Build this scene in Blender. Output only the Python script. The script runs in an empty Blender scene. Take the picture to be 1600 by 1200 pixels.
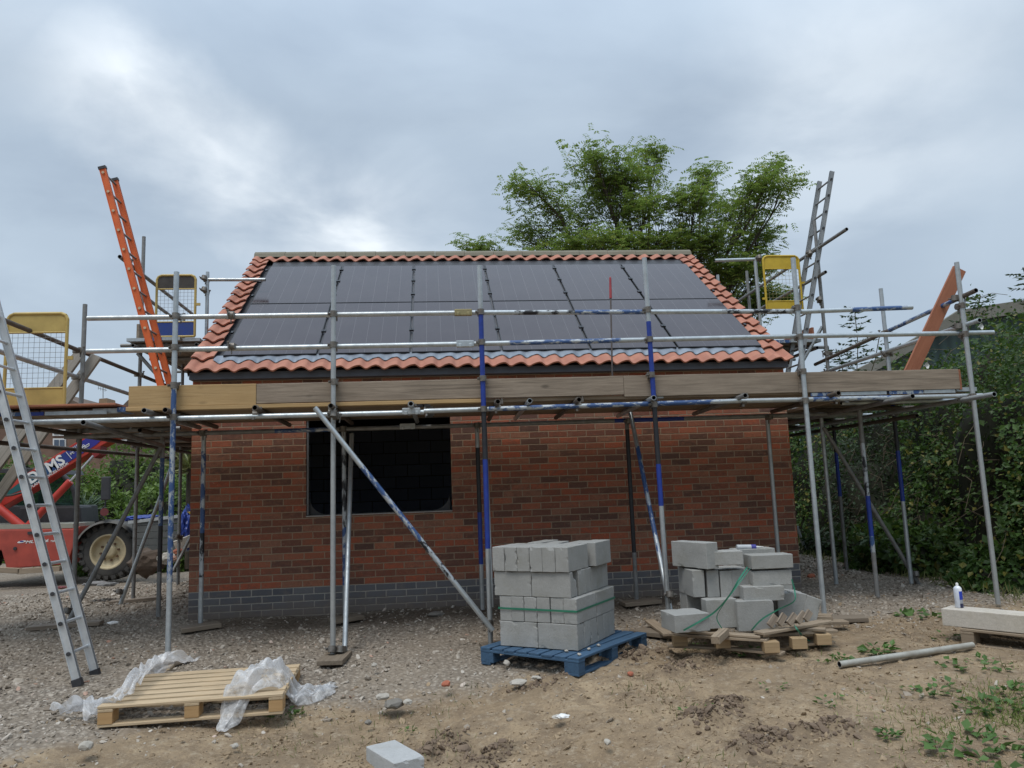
import bpy, bmesh, math, random
import numpy as np
from mathutils import Vector, Matrix, Euler, noise as mnoise
from math import sin, cos, tan, radians, pi, sqrt, atan2

random.seed(7)
rng = np.random.default_rng(11)
scene = bpy.context.scene
col = scene.collection

# ------------------------------------------------------------------ camera
H = 1.26
PITCH, ROLL, YAW = radians(7.8), radians(2.1), radians(5.86)
FPX = 1200.0
Fv = Vector((sin(YAW) * cos(PITCH), cos(YAW) * cos(PITCH), sin(PITCH)))
r0 = Vector((cos(YAW), -sin(YAW), 0))
u0 = r0.cross(Fv)
Rv = r0 * cos(ROLL) - u0 * sin(ROLL)
Uv = r0 * sin(ROLL) + u0 * cos(ROLL)
CAM = Vector((0, 0, H))


def at(px, py, X=None, Y=None, Z=None):
    """point in the world on the sight line of a photograph pixel, at a known plane"""
    d = Rv * ((px - 800) / FPX) - Uv * ((py - 600) / FPX) + Fv
    if Z is not None:
        t = (Z - H) / d.z
    elif Y is not None:
        t = Y / d.y
    else:
        t = X / d.x
    return CAM + d * t


cd = bpy.data.cameras.new('camera')
cam = bpy.data.objects.new('camera', cd)
col.objects.link(cam)
cd.sensor_width = 36
cd.lens = 27
cd.clip_end = 3000
cd.clip_start = 0.05
M = Matrix((Rv, Uv, -Fv)).transposed().to_4x4()
M.translation = CAM
cam.matrix_world = M
scene.camera = cam


# ------------------------------------------------------------------ node helpers
class NB:
    def __init__(s, name):
        s.m = bpy.data.materials.new(name)
        s.m.use_nodes = True
        s.nt = s.m.node_tree
        s.nt.nodes.clear()
        s.out = s.nt.nodes.new('ShaderNodeOutputMaterial')
        s.b = s.nt.nodes.new('ShaderNodeBsdfPrincipled')
        s.nt.links.new(s.b.outputs[0], s.out.inputs[0])
        s.tc = s.nt.nodes.new('ShaderNodeTexCoord')
        s.obj = s.tc.outputs['Object']

    def n(s, t, **k):
        x = s.nt.nodes.new('ShaderNode' + t)
        for a, v in k.items():
            setattr(x, a, v)
        return x

    def put(s, sock, v):
        if isinstance(v, (int, float)):
            if sock.type == 'RGBA':
                sock.default_value = (v, v, v, 1)
            else:
                sock.default_value = v
        elif isinstance(v, (tuple, list)):
            if sock.type == 'RGBA' and len(v) == 3:
                v = (*v, 1)
            sock.default_value = v
        else:
            s.nt.links.new(v, sock)

    def math(s, op, a, b=0.0, c=0.0, clamp=False):
        x = s.n('Math', operation=op, use_clamp=clamp)
        s.put(x.inputs[0], a); s.put(x.inputs[1], b); s.put(x.inputs[2], c)
        return x.outputs[0]

    def noise(s, scale=5, detail=4, rough=.55, vec=None, out=0, dist=0.0):
        x = s.n('TexNoise')
        s.put(x.inputs['Vector'], vec or s.obj)
        s.put(x.inputs['Scale'], scale); x.inputs['Detail'].default_value = detail
        x.inputs['Roughness'].default_value = rough
        x.inputs['Distortion'].default_value = dist
        return x.outputs[out]

    def voro(s, scale=5, vec=None, out='Distance', feature='F1'):
        x = s.n('TexVoronoi', feature=feature)
        s.put(x.inputs['Vector'], vec or s.obj)
        s.put(x.inputs['Scale'], scale)
        return x.outputs[out]

    def scale(s, v, vec=None):
        x = s.n('Mapping')
        s.put(x.inputs['Vector'], vec or s.obj)
        x.inputs['Scale'].default_value = v
        return x.outputs[0]

    def shift_random(s, vec=None):
        oi = s.n('ObjectInfo')
        x = s.n('VectorMath', operation='ADD')
        y = s.n('VectorMath', operation='SCALE')
        c = s.n('CombineXYZ')
        s.put(c.inputs[0], oi.outputs['Random']); s.put(c.inputs[1], oi.outputs['Random']); s.put(c.inputs[2], oi.outputs['Random'])
        s.put(y.inputs[0], c.outputs[0]); y.inputs['Scale'].default_value = 37.0
        s.put(x.inputs[0], vec or s.obj); s.put(x.inputs[1], y.outputs[0])
        return x.outputs[0]

    def rand(s):
        return s.n('ObjectInfo').outputs['Random']

    def ramp(s, f, stops, interp='LINEAR'):
        x = s.n('ValToRGB')
        x.color_ramp.interpolation = interp
        e = x.color_ramp.elements
        while len(e) < len(stops):
            e.new(0.5)
        for i, (p, c) in enumerate(stops):
            e[i].position = p
            e[i].color = (*c, 1) if len(c) == 3 else c
        s.put(x.inputs[0], f)
        return x.outputs[0]

    def sr(s, f, a, b, lo=0.0, hi=1.0):
        x = s.n('MapRange')
        s.put(x.inputs[0], f)
        for i, v in enumerate((a, b, lo, hi)):
            s.put(x.inputs[i + 1], v)
        return x.outputs[0]

    def mix(s, f, a, b, mode='MIX'):
        x = s.n('Mix', data_type='RGBA', blend_type=mode)
        s.put(x.inputs['Factor'], f); s.put(x.inputs['A'], a) if False else None
        s.put(x.inputs[6], a); s.put(x.inputs[7], b)
        return x.outputs[2]

    def sep(s, v=None):
        x = s.n('SeparateXYZ')
        s.put(x.inputs[0], v or s.obj)
        return x.outputs

    def comb(s, a, b=0.0, c=0.0):
        x = s.n('CombineXYZ')
        s.put(x.inputs[0], a); s.put(x.inputs[1], b); s.put(x.inputs[2], c)
        return x.outputs[0]

    def bump(s, h, strength=.5, dist=.01):
        x = s.n('Bump')
        x.inputs['Strength'].default_value = strength
        x.inputs['Distance'].default_value = dist
        s.put(x.inputs['Height'], h)
        s.put(s.b.inputs['Normal'], x.outputs[0])
        return x.outputs[0]

    def fin(s, color=None, rough=None, metal=None, spec=None):
        if color is not None: s.put(s.b.inputs['Base Color'], color)
        if rough is not None: s.put(s.b.inputs['Roughness'], rough)
        if metal is not None: s.put(s.b.inputs['Metallic'], metal)
        if spec is not None: s.put(s.b.inputs['Specular IOR Level'], spec)
        return s.m


def m_plain(name, c1, c2=None, rough=.6, metal=0.0, scale=8, bump=0.0, bscale=60, spec=None, detail=5):
    k = NB(name)
    v = k.shift_random()
    c2 = c2 or tuple(x * .75 for x in c1)
    f = k.sr(k.noise(scale, detail, .6, v), .3, .7)
    c = k.mix(f, c1, c2)
    if bump:
        k.bump(k.noise(bscale, 4, .6, v), bump, .004)
    return k.fin(c, rough, metal, spec)


def m_galv():
    k = NB('galvanised_steel')
    v = k.shift_random()
    f = k.sr(k.noise(14, 5, .65, v), .3, .7)
    c = k.mix(f, (.56, .61, .64), (.36, .40, .425))
    r = k.rand()
    c = k.mix(k.math('MULTIPLY', r, .45), c, (.36, .35, .325))
    spots = k.sr(k.noise(60, 3, .6, k.scale((1, 1, .3), v)), .66, .74)
    c = k.mix(k.math('MULTIPLY', spots, .6), c, (.60, .59, .55))
    k.bump(k.noise(90, 3, .6, v), .15, .002)
    return k.fin(c, k.sr(f, 0, 1, .34, .5), .6)


def m_paint_worn(name, paint, wear=.5):
    k = NB(name)
    v = k.shift_random()
    s = k.noise(16, 6, .7, k.scale((1, 1, .45), v))
    f = k.sr(s, wear - .03, wear + .03)
    g = k.mix(k.noise(20, 3, .6, v), (.52, .56, .59), (.36, .39, .41))
    pc = k.mix(k.noise(9, 4, .6, v), paint, tuple(x * .6 for x in paint))
    k.bump(f, .2, .002)
    return k.fin(k.mix(f, pc, g), k.sr(f, 0, 1, .45, .5), k.math('MULTIPLY', f, .5))


def m_wood(name, light, dark, knot=.5, grain=1.0, rough=.75, wet=None):
    """grain runs along the local X axis of each board"""
    k = NB(name)
    v = k.shift_random()
    g1 = k.noise(3.0, 6, .6, k.scale((.9, 14, 14), v), dist=.6)
    g2 = k.noise(30, 4, .7, k.scale((.12, 5, 5), v))
    blot = k.noise(2.2, 4, .6, k.scale((1, 2.5, 2.5), v))
    c = k.mix(k.sr(g1, .3, .7), light, dark)
    c = k.mix(k.sr(blot, .4, .75, 0, .5), c, tuple(x * .7 for x in dark))
    kn = k.voro(2.2, k.scale((1.1, 2.6, 2.6), v))
    kf = k.sr(kn, .05, .13, knot, 0)
    c = k.mix(kf, c, tuple(x * .35 for x in dark))
    lines = k.sr(k.noise(12, 3, .5, k.scale((.08, 3.2, 3.2), v)), .62, .67)
    c = k.mix(k.math('MULTIPLY', lines, .55 * grain), c, tuple(x * .4 for x in dark))
    c = k.mix(k.math('MULTIPLY', k.rand(), .3), c, tuple(x * .75 for x in light))
    k.bump(k.math('ADD', g1, g2), .5, .004)
    return k.fin(c, rough)


def m_brick():
    k = NB('red_brick')
    X, Y, Z = k.sep()
    wob = k.noise(9, 2, .5)
    wz = k.math('ADD', Z, k.math('MULTIPLY', k.math('SUBTRACT', wob, .5), .006))
    u = k.math('ADD', k.math('ADD', X, Y), k.math('MULTIPLY', k.math('SUBTRACT', k.noise(8, 2, .5, k.scale((1, 1, 1.7))), .5), .008))
    v = k.math('DIVIDE', k.math('SUBTRACT', wz, .27), .075)
    row = k.math('FLOOR', v)
    par = k.math('MODULO', k.math('ADD', row, 100), 2)
    # a few courses shift so that bonds are not ideal
    rs = k.n('TexWhiteNoise', noise_dimensions='1D'); k.put(rs.inputs['W'], row)
    jit = k.math('MULTIPLY', k.math('SUBTRACT', rs.outputs['Value'], .5), .12)
    uu = k.math('ADD', k.math('ADD', k.math('DIVIDE', u, .225), k.math('MULTIPLY', par, .5)), k.math('MULTIPLY', jit, 1.0))
    cellu = k.math('FLOOR', uu)
    fu = k.math('FRACT', uu); fv = k.math('FRACT', v)
    wn = k.n('TexWhiteNoise', noise_dimensions='2D'); k.put(wn.inputs['Vector'], k.comb(cellu, row, 0))
    rnd = wn.outputs['Value']
    wn2 = k.n('TexWhiteNoise', noise_dimensions='2D'); k.put(wn2.inputs['Vector'], k.comb(k.math('ADD', cellu, 31.3), row, 0))
    rnd2 = wn2.outputs['Value']
    rough_edge = k.math('MULTIPLY', k.math('SUBTRACT', k.noise(42, 4, .7), .5), .11)
    du = k.math('MINIMUM', fu, k.math('SUBTRACT', 1, fu))
    dv = k.math('MINIMUM', fv, k.math('SUBTRACT', 1, fv))
    du = k.math('ADD', k.math('MULTIPLY', du, 3.0), rough_edge)
    dv = k.math('ADD', dv, rough_edge)
    d = k.math('MINIMUM', du, dv)
    brickmask = k.sr(d, .045, .10)
    base = k.ramp(rnd, [(0, (.085, .052, .048)), (.16, (.12, .065, .055)), (.27, (.20, .072, .05)), (.45, (.27, .085, .052)),
                        (.60, (.34, .11, .062)), (.74, (.46, .105, .05)), (.87, (.38, .16, .10)), (1, (.30, .155, .11))], 'LINEAR')
    blot = k.sr(k.noise(16, 5, .65, k.scale((1, 1, 1.8))), .42, .72)
    dark = k.mix(rnd2, (.10, .065, .06), (.33, .15, .095))
    c = k.mix(k.math('MULTIPLY', blot, .8), base, dark)
    fine = k.noise(70, 4, .75)
    c = k.mix(k.sr(fine, .42, .68, 0, .45), c, (.10, .06, .045))
    orange = k.sr(k.noise(23, 4, .6), .60, .74)
    c = k.mix(k.math('MULTIPLY', orange, .5), c, (.42, .15, .07))
    pale = k.sr(k.noise(30, 5, .75, k.scale((.8, .8, 1.3))), .62, .68)
    c = k.mix(k.math('MULTIPLY', pale, .6), c, (.50, .36, .28))
    big = k.noise(.9, 3, .5)
    c = k.mix(k.sr(big, .35, .7, 0, .28), c, (.15, .065, .045))
    blue = k.math('LESS_THAN', wz, .27)
    bc = k.mix(rnd, (.075, .085, .11), (.13, .14, .165))
    bc = k.mix(k.sr(k.noise(12, 5, .6), .4, .7, 0, .5), bc, (.12, .12, .13))
    c = k.mix(blue, c, bc)
    mort = k.mix(k.noise(12, 5, .7), (.38, .31, .235), (.22, .165, .12))
    mort = k.mix(blue, mort, (.34, .34, .33))
    c = k.mix(brickmask, mort, c)
    # splashed dirt along the foot of the wall
    splash = k.sr(k.math('ADD', Z, k.math('MULTIPLY', k.noise(7, 4, .6), .25)), .12, .30, .65, 0)
    c = k.mix(splash, c, (.15, .12, .095))
    h = k.math('ADD', brickmask, k.math('MULTIPLY', k.noise(45, 4, .7), .6))
    k.bump(h, .7, .006)
    smear = k.sr(k.noise(5.5, 6, .7, k.scale((1, 1, 2.0))), .55, .72, 0, .28)
    c = k.mix(smear, c, (.30, .235, .18))
    c = k.mix(k.math('SUBTRACT', .08, k.math('MULTIPLY', blue, .08)), c, (.215, .115, .078))
    c = k.mix(1.0, c, (1.15, 1.07, .98), 'MULTIPLY')
    return k.fin(c, k.sr(blue, 0, 1, .9, .55))


def m_tile():
    k = NB('terracotta_tile')
    X, Y, Z = k.sep()
    wn = k.n('TexWhiteNoise', noise_dimensions='3D')
    k.put(wn.inputs['Vector'], k.comb(k.math('FLOOR', k.math('MULTIPLY', X, 4.9)), k.math('FLOOR', k.math('MULTIPLY', Y, 4.44)), 0))
    c = k.mix(wn.outputs['Value'], (.43, .19, .125), (.32, .135, .09))
    c = k.mix(k.sr(k.noise(6, 5, .6), .4, .7, 0, .6), c, (.36, .135, .09))
    c = k.mix(k.sr(k.noise(40, 4, .7), .6, .75, 0, .45), c, (.58, .32, .23))
    c = k.mix(k.sr(k.noise(2.2, 6, .7), .5, .75, 0, .45), c, (.25, .13, .095))
    k.bump(k.noise(70, 4, .6), .25, .003)
    return k.fin(c, .85)


def m_concrete(name, a, b, pit=1.0, scale=1.0):
    k = NB(name)
    v = k.shift_random()
    f = k.sr(k.noise(5 * scale, 6, .65, v), .3, .7)
    c = k.mix(f, a, b)
    sp = k.sr(k.noise(120, 3, .7, v), .58, .68)
    c = k.mix(k.math('MULTIPLY', sp, .5), c, tuple(x * .5 for x in b))
    gr_ = k.noise(45, 5, .8, v)
    c = k.mix(k.sr(gr_, .35, .7, 0, .4), c, tuple(x * .7 for x in b))
    sp2 = k.sr(k.noise(85, 3, .7, k.scale((1, 1.1, .9), v)), .62, .72)
    c = k.mix(k.math('MULTIPLY', sp2, .35), c, tuple(min(1, x * 1.45) for x in a))
    c = k.mix(k.math('MULTIPLY', k.rand(), .6), c, tuple(x * .85 for x in b))
    st = k.sr(k.noise(2.3, 5, .7, v), .52, .75)
    c = k.mix(k.math('MULTIPLY', st, .6), c, (b[0] * .75, b[1] * .72, b[2] * .62))
    pits = k.sr(k.voro(48, v), .05, .16)
    h = k.math('ADD', k.math('MULTIPLY', pits, .6 * pit), k.noise(70, 5, .7, v))
    k.bump(h, .6, .005)
    return k.fin(c, .92, spec=.3)


def m_leaf(name, a, b, trans=.25, dead=None):
    k = NB(name)
    g = k.n('NewGeometry')
    r = g.outputs['Random Per Island']
    c = k.mix(r, a, b)
    big = k.sr(k.noise(1.3, 3, .6), .35, .68)
    c = k.mix(k.math('MULTIPLY', big, .6), c, tuple(x * .38 for x in a))
    if dead:
        c = k.mix(k.math('GREATER_THAN', k.math('FRACT', k.math('MULTIPLY', r, 17.3)), .90), c, dead)
    c = k.mix(k.math('MULTIPLY', g.outputs['Backfacing'], .4), c, tuple(min(1, x * 1.5 + .02) for x in b))
    k.fin(c, .5, spec=.35)
    t = k.n('BsdfTranslucent')
    k.put(t.inputs[0], k.mix(.5, c, (.15, .25, .03)))
    mx = k.n('MixShader')
    mx.inputs[0].default_value = trans
    k.nt.links.new(k.b.outputs[0], mx.inputs[1]); k.nt.links.new(t.outputs[0], mx.inputs[2])
    k.nt.links.new(mx.outputs[0], k.out.inputs[0])
    return k.m


def m_panel():
    k = NB('solar_glass')
    X, Y, Z = k.sep()   # local: X across, Y up the slope
    fx = k.math('FRACT', k.math('ADD', k.math('DIVIDE', X, .176), .5))
    ln = k.math('LESS_THAN', k.math('ABSOLUTE', k.math('SUBTRACT', fx, .5)), .012)
    fy = k.math('FRACT', k.math('DIVIDE', Y, .088))
    ly = k.math('LESS_THAN', k.math('ABSOLUTE', k.math('SUBTRACT', fy, .5)), .02)
    c = k.mix(k.noise(1.5, 3, .5), (.020, .011, .013), (.030, .018, .021))
    c = k.mix(k.math('MULTIPLY', ly, .12), c, (.10, .10, .10))
    c = k.mix(k.math('MULTIPLY', ln, .5), c, (.15, .14, .145))
    dust = k.sr(k.noise(2.6, 5, .65, k.shift_random()), .45, .8)
    c = k.mix(k.math('MULTIPLY', dust, .16), c, (.13, .12, .12))
    k.b.inputs['Coat Weight'].default_value = .12
    k.b.inputs['Coat Roughness'].default_value = .08
    k.b.inputs['Specular Tint'].default_value = (1, .93, .95, 1)
    return k.fin(c, k.sr(dust, 0, 1, .12, .28), 0, .36)


def m_film():
    k = NB('clear_film')
    f = k.noise(9, 5, .7, dist=.8)
    k.bump(k.noise(9, 4, .6, k.scale((1, 2.5, 1)), dist=1.0), .8, .02)
    k.fin((.82, .83, .84), .18, 0, .8)
    t = k.n('BsdfTransparent')
    t.inputs[0].default_value = (.93, .94, .95, 1)
    tr = k.n('BsdfTranslucent'); tr.inputs[0].default_value = (.9, .9, .92, 1)
    m2 = k.n('MixShader'); m2.inputs[0].default_value = .4
    k.nt.links.new(k.b.outputs[0], m2.inputs[1]); k.nt.links.new(tr.outputs[0], m2.inputs[2])
    mx = k.n('MixShader')
    k.put(mx.inputs[0], k.sr(f, .34, .62, .2, .92))
    k.nt.links.new(t.outputs[0], mx.inputs[1]); k.nt.links.new(m2.outputs[0], mx.inputs[2])
    k.nt.links.new(mx.outputs[0], k.out.inputs[0])
    return k.m


def m_ground():
    k = NB('site_ground')
    at_ = k.n('Attribute', attribute_name='gravel')
    gm0 = at_.outputs['Fac']
    at2 = k.n('Attribute', attribute_name='green')
    at3 = k.n('Attribute', attribute_name='damp')
    gm = k.sr(k.math('ADD', gm0, k.math('MULTIPLY', k.math('SUBTRACT', k.noise(2.2, 5, .65), .5), .7)), .38, .62)
    # bare soil
    s = k.mix(k.sr(k.noise(1.1, 6, .6), .35, .68), (.41, .315, .205), (.255, .185, .115))
    s = k.mix(k.sr(k.noise(4, 8, .78, dist=.5), .44, .60, 0, .75), s, (.175, .13, .09))
    s = k.mix(k.sr(k.noise(.7, 5, .6), .52, .66, 0, .5), s, (.17, .13, .09))
    s = k.mix(k.sr(k.noise(13, 7, .8), .53, .64, 0, .6), s, (.47, .40, .30))
    s = k.mix(k.sr(k.noise(30, 6, .8), .55, .66, 0, .6), s, (.13, .10, .07))
    s = k.mix(k.sr(k.noise(2.7, 6, .7, dist=.8), .60, .70, 0, .7), s, (.10, .072, .05))
    crumb = k.sr(k.noise(48, 5, .75), .35, .68)
    s = k.mix(k.math('MULTIPLY', k.math('SUBTRACT', 1, crumb), .45), s, (.17, .125, .085))
    fib = k.sr(k.noise(22, 5, .75, k.scale((1, 2.6, 1)), dist=1.5), .60, .68)
    s = k.mix(k.math('MULTIPLY', fib, .45), s, (.45, .38, .27))
    gr = k.sr(k.math('ADD', at2.outputs['Fac'], k.math('MULTIPLY', k.math('SUBTRACT', k.noise(5, 5, .7), .5), 1.1)), .5, .72)
    s = k.mix(k.math('MULTIPLY', gr, .6), s, (.085, .10, .035))
    # gravel
    vo = k.n('TexVoronoi', feature='F1'); vo.inputs['Scale'].default_value = 26; k.put(vo.inputs['Vector'], k.obj)
    vd = vo.outputs['Distance']; vc = k.sep(vo.outputs['Color'])
    g = k.mix(vc[0], (.24, .205, .165), (.40, .355, .30))
    g = k.mix(k.sr(vd, .25, .6, 0, .75), g, (.15, .125, .10))
    g = k.mix(k.sr(k.noise(1.0, 5, .6), .4, .7, 0, .6), g, (.285, .235, .18))
    c = k.mix(gm, s, g)
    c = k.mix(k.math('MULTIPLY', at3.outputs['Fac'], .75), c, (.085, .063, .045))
    hs = k.math('ADD', k.noise(28, 6, .7), k.math('MULTIPLY', k.noise(5, 5, .6), 1.2))
    hg = k.math('MULTIPLY', k.math('SUBTRACT', 1, vd), 1.4)
    hm = k.n('Mix', data_type='FLOAT'); k.put(hm.inputs[0], gm); k.put(hm.inputs[2], hs); k.put(hm.inputs[3], hg)
    k.bump(hm.outputs[0], .8, .02)
    return k.fin(c, .95, spec=.12)


GALV = m_galv()
BLUEP = m_plain('blue_paint', (.014, .045, .30), (.010, .030, .20), .42, 0, 20, .2, 50)
BLUEW = m_paint_worn('worn_blue_paint', (.045, .105, .27), .525)
BLACKP = m_plain('black_paint', (.012, .013, .018), (.025, .026, .03), .45, 0, 20)
BLACKW = m_paint_worn('worn_black_paint', (.015, .016, .022), .50)
RUSTY = m_plain('dull_rusty_steel', (.15, .125, .105), (.09, .07, .055), .7, .3, 18, .2)
DKGALV = m_plain('dull_grey_steel', (.27, .275, .275), (.18, .175, .165), .55, .4, 14, .2)
ALU = m_plain('aluminium', (.66, .69, .71), (.52, .545, .56), .38, .45, 10, .1)
ORANGE = m_plain('orange_fibreglass', (.72, .15, .035), (.58, .105, .025), .45, 0, 6)
YELLOW = m_plain('yellow_paint', (.52, .385, .12), (.40, .29, .09), .5, 0, 7, .1)
YELLOWB = m_plain('bright_yellow_paint', (.60, .42, .035), (.48, .33, .03), .45, 0, 7, .1)
BRICK = m_brick()
TILE = m_tile()
LEAD = m_plain('lead_flashing', (.24, .27, .31), (.16, .18, .21), .45, .35, 5, .3, 12)
FASCIA = m_plain('grey_fascia', (.075, .085, .105), (.06, .065, .08), .5)
MORTAR = m_concrete('ridge_mortar', (.30, .27, .20), (.22, .19, .14), 1)
BLOCKM = m_concrete('grey_concrete', (.40, .40, .385), (.31, .31, .295), 1)
DBLOCK = m_concrete('dark_blockwork', (.10, .10, .10), (.06, .06, .062), 1)
LINTELM = m_concrete('pale_concrete', (.62, .57, .50), (.50, .46, .40), .7)
PANEL = m_panel()
PFRAME = m_plain('black_anodised', (.012, .012, .014), (.018, .018, .02), .35, .3)
PALE = m_wood('fresh_pine', (.60, .47, .31), (.46, .34, .205), .5, .8)
GREYW = m_wood('weathered_board', (.35, .285, .22), (.18, .138, .10), .8, 1.0)
TOEW = m_wood('new_pine_board', (.50, .34, .165), (.42, .27, .115), .5, .6)
UNDERW = m_wood('scaffold_board_wood', (.30, .225, .15), (.20, .145, .095), .6, .8)
PALW = m_wood('old_pallet_wood', (.38, .30, .215), (.23, .175, .12), .6, 1)
BLUEWOOD = m_wood('blue_stained_wood', (.055, .125, .215), (.03, .07, .13), .35, 1)
REDW = m_wood('reddish_treated_wood', (.42, .17, .095), (.33, .12, .065), .3, .5)
GROUND = m_ground()
FILM = m_film()
STONEM = None
k = NB('crushed_stone')
g_ = k.n('NewGeometry')
cc = k.ramp(g_.outputs['Random Per Island'], [(0, (.20, .165, .13)), (.35, (.31, .265, .215)), (.7, (.385, .34, .285)), (.92, (.44, .395, .34)), (.975, (.60, .56, .50)), (1, (.40, .20, .13))])
cc = k.mix(k.sr(k.noise(30, 4, .6), .4, .7, 0, .5), cc, (.22, .18, .14))
STONEM = k.fin(cc, .92, spec=.2)
GREENSTRAP = m_plain('green_strap', (.025, .19, .115), (.02, .14, .085), .35)
RED = m_plain('red_machine_paint', (.50, .045, .028), (.36, .03, .02), .42, 0, 3, .1, 30)
REDD = m_plain('dusty_red_paint', (.45, .075, .05), (.30, .05, .035), .55, 0, 4, .1, 30)
BLACKR = m_plain('black_rubber', (.035, .034, .033), (.075, .07, .062), .85, 0, 6, .3, 30)
DARKP = m_plain('dark_plastic', (.025, .026, .03), (.045, .045, .05), .5)
CREAM = m_plain('cream_rim_paint', (.55, .47, .30), (.42, .34, .21), .55, 0, 6)
GREYD = m_plain('dusty_grey_deck', (.34, .33, .27), (.24, .23, .19), .8, 0, 3)
GLASSD = m_plain('dark_cab_glass', (.02, .05, .045), (.03, .075, .06), .12, 0, 2)
CHROME = m_plain('chrome', (.75, .76, .78), (.65, .66, .68), .15, .9)
WHITE = m_plain('white_paint', (.75, .75, .74), (.65, .65, .63), .5)
TARP = m_plain('blue_tarpaulin', (.02, .055, .30), (.012, .03, .18), .45, 0, 6, .6, 9)
SLATG = m_plain('grey_painted_boards', (.12, .125, .12), (.085, .088, .085), .8, 0, 5)
BARK = m_plain('bark', (.085, .068, .05), (.05, .04, .03), .9, 0, 9, .6, 20)
STEMG = m_plain('green_brown_stem', (.10, .09, .04), (.14, .10, .06), .8)
CLAD = None


# ------------------------------------------------------------------ object helpers
def tag(o, label=None, cat=None, group=None, kind=None):
    if label: o['label'] = label
    if cat: o['category'] = cat
    if group: o['group'] = group
    if kind: o['kind'] = kind
    return o


def empty(name, loc, label, cat, group=None):
    o = bpy.data.objects.new(name, None)
    o.empty_display_size = .2
    o.location = loc
    col.objects.link(o)
    return tag(o, label, cat, group)


def setparent(o, p):
    if p is not None:
        o.parent = p
        # parents never rotate; sub-parts sit under meshes with their own matrix
        o.matrix_parent_inverse = world(p).inverted()


_W = {}


def world(o):
    if o.name in _W:
        return _W[o.name]
    return Matrix.Translation(o.location)


def link(name, me, mats, parent=None, mw=None, smooth=False):
    o = bpy.data.objects.new(name, me)
    for m in (mats if isinstance(mats, (list, tuple)) else [mats]):
        if len(me.materials) < (len(mats) if isinstance(mats, (list, tuple)) else 1):
            me.materials.append(m)
    if smooth:
        me.polygons.foreach_set('use_smooth', [True] * len(me.polygons))
    col.objects.link(o)
    mw = mw or Matrix.Identity(4)
    _W[o.name] = mw
    if parent is not None:
        o.parent = parent
        o.matrix_parent_inverse = world(parent).inverted()
        o.matrix_basis = mw
    else:
        o.matrix_basis = mw
    return o


class MB:
    def __init__(s):
        s.v = []; s.f = []; s.m = []; s.sm = []

    def add(s, vs, fs, mi=0, smooth=False):
        b = len(s.v)
        s.v += [tuple(x) for x in vs]
        s.f += [tuple(i + b for i in f) for f in fs]
        s.m += [mi] * len(fs)
        s.sm += [smooth] * len(fs)

    def box(s, c, d, R=None, mi=0):
        c = Vector(c)
        vs = []
        for x in (-.5, .5):
            for y in (-.5, .5):
                for z in (-.5, .5):
                    p = Vector((x * d[0], y * d[1], z * d[2]))
                    if R is not None: p = R @ p
                    vs.append(c + p)
        s.add(vs, [(0, 1, 3, 2), (4, 6, 7, 5), (0, 4, 5, 1), (2, 3, 7, 6), (0, 2, 6, 4), (1, 5, 7, 3)], mi)

    def tube(s, p0, p1, r, n=12, mi=0, r1=None, cap=True, smooth=True):
        p0, p1 = Vector(p0), Vector(p1)
        ax = (p1 - p0).normalized()
        a = ax.cross(Vector((0, 0, 1)))
        if a.length < .01: a = ax.cross(Vector((0, 1, 0)))
        a.normalize(); b = ax.cross(a)
        r1 = r if r1 is None else r1
        vs = [p0 + (a * cos(2 * pi * i / n) + b * sin(2 * pi * i / n)) * r for i in range(n)]
        vs += [p1 + (a * cos(2 * pi * i / n) + b * sin(2 * pi * i / n)) * r1 for i in range(n)]
        s.add(vs, [(i, i + n, (i + 1) % n + n, (i + 1) % n) for i in range(n)], mi, smooth)
        if cap:
            s.add(vs, [tuple(range(n)), tuple(range(2 * n - 1, n - 1, -1))], mi)

    def path(s, pts, r, n=6, mi=0):
        for i in range(len(pts) - 1):
            s.tube(pts[i], pts[i + 1], r if not isinstance(r, list) else r[i], n, mi, None if not isinstance(r, list) else r[i + 1], True)

    def build(s, name, mats, parent=None, mw=None, bevel=0, seg=2, loc=None):
        me = bpy.data.meshes.new(name)
        vs = s.v
        if loc is not None:
            loc = Vector(loc)
            vs = [Vector(v) - loc for v in vs]
            mw = Matrix.Translation(loc)
        me.from_pydata([tuple(v) for v in vs], [], s.f)
        me.polygons.foreach_set('material_index', s.m)
        me.polygons.foreach_set('use_smooth', s.sm)
        me.update()
        if bevel:
            bm = bmesh.new(); bm.from_mesh(me)
            bmesh.ops.remove_doubles(bm, verts=bm.verts, dist=1e-5)
            bmesh.ops.bevel(bm, geom=list(bm.edges), offset=bevel, segments=seg, affect='EDGES', profile=.6)
            bm.to_mesh(me); bm.free()
        return link(name, me, mats, parent, mw)


def frame_x(p0, p1, up=Vector((0, 0, 1))):
    """matrix whose local X runs from p0 to p1, origin in the middle; local Z ~ up"""
    p0, p1 = Vector(p0), Vector(p1)
    x = (p1 - p0).normalized()
    y = Vector(up).cross(x)
    if y.length < .01: y = Vector((0, 1, 0)).cross(x)
    y.normalize(); z = x.cross(y)
    m = Matrix((x, y, z)).transposed().to_4x4()
    m.translation = (p0 + p1) / 2
    return m


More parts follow.
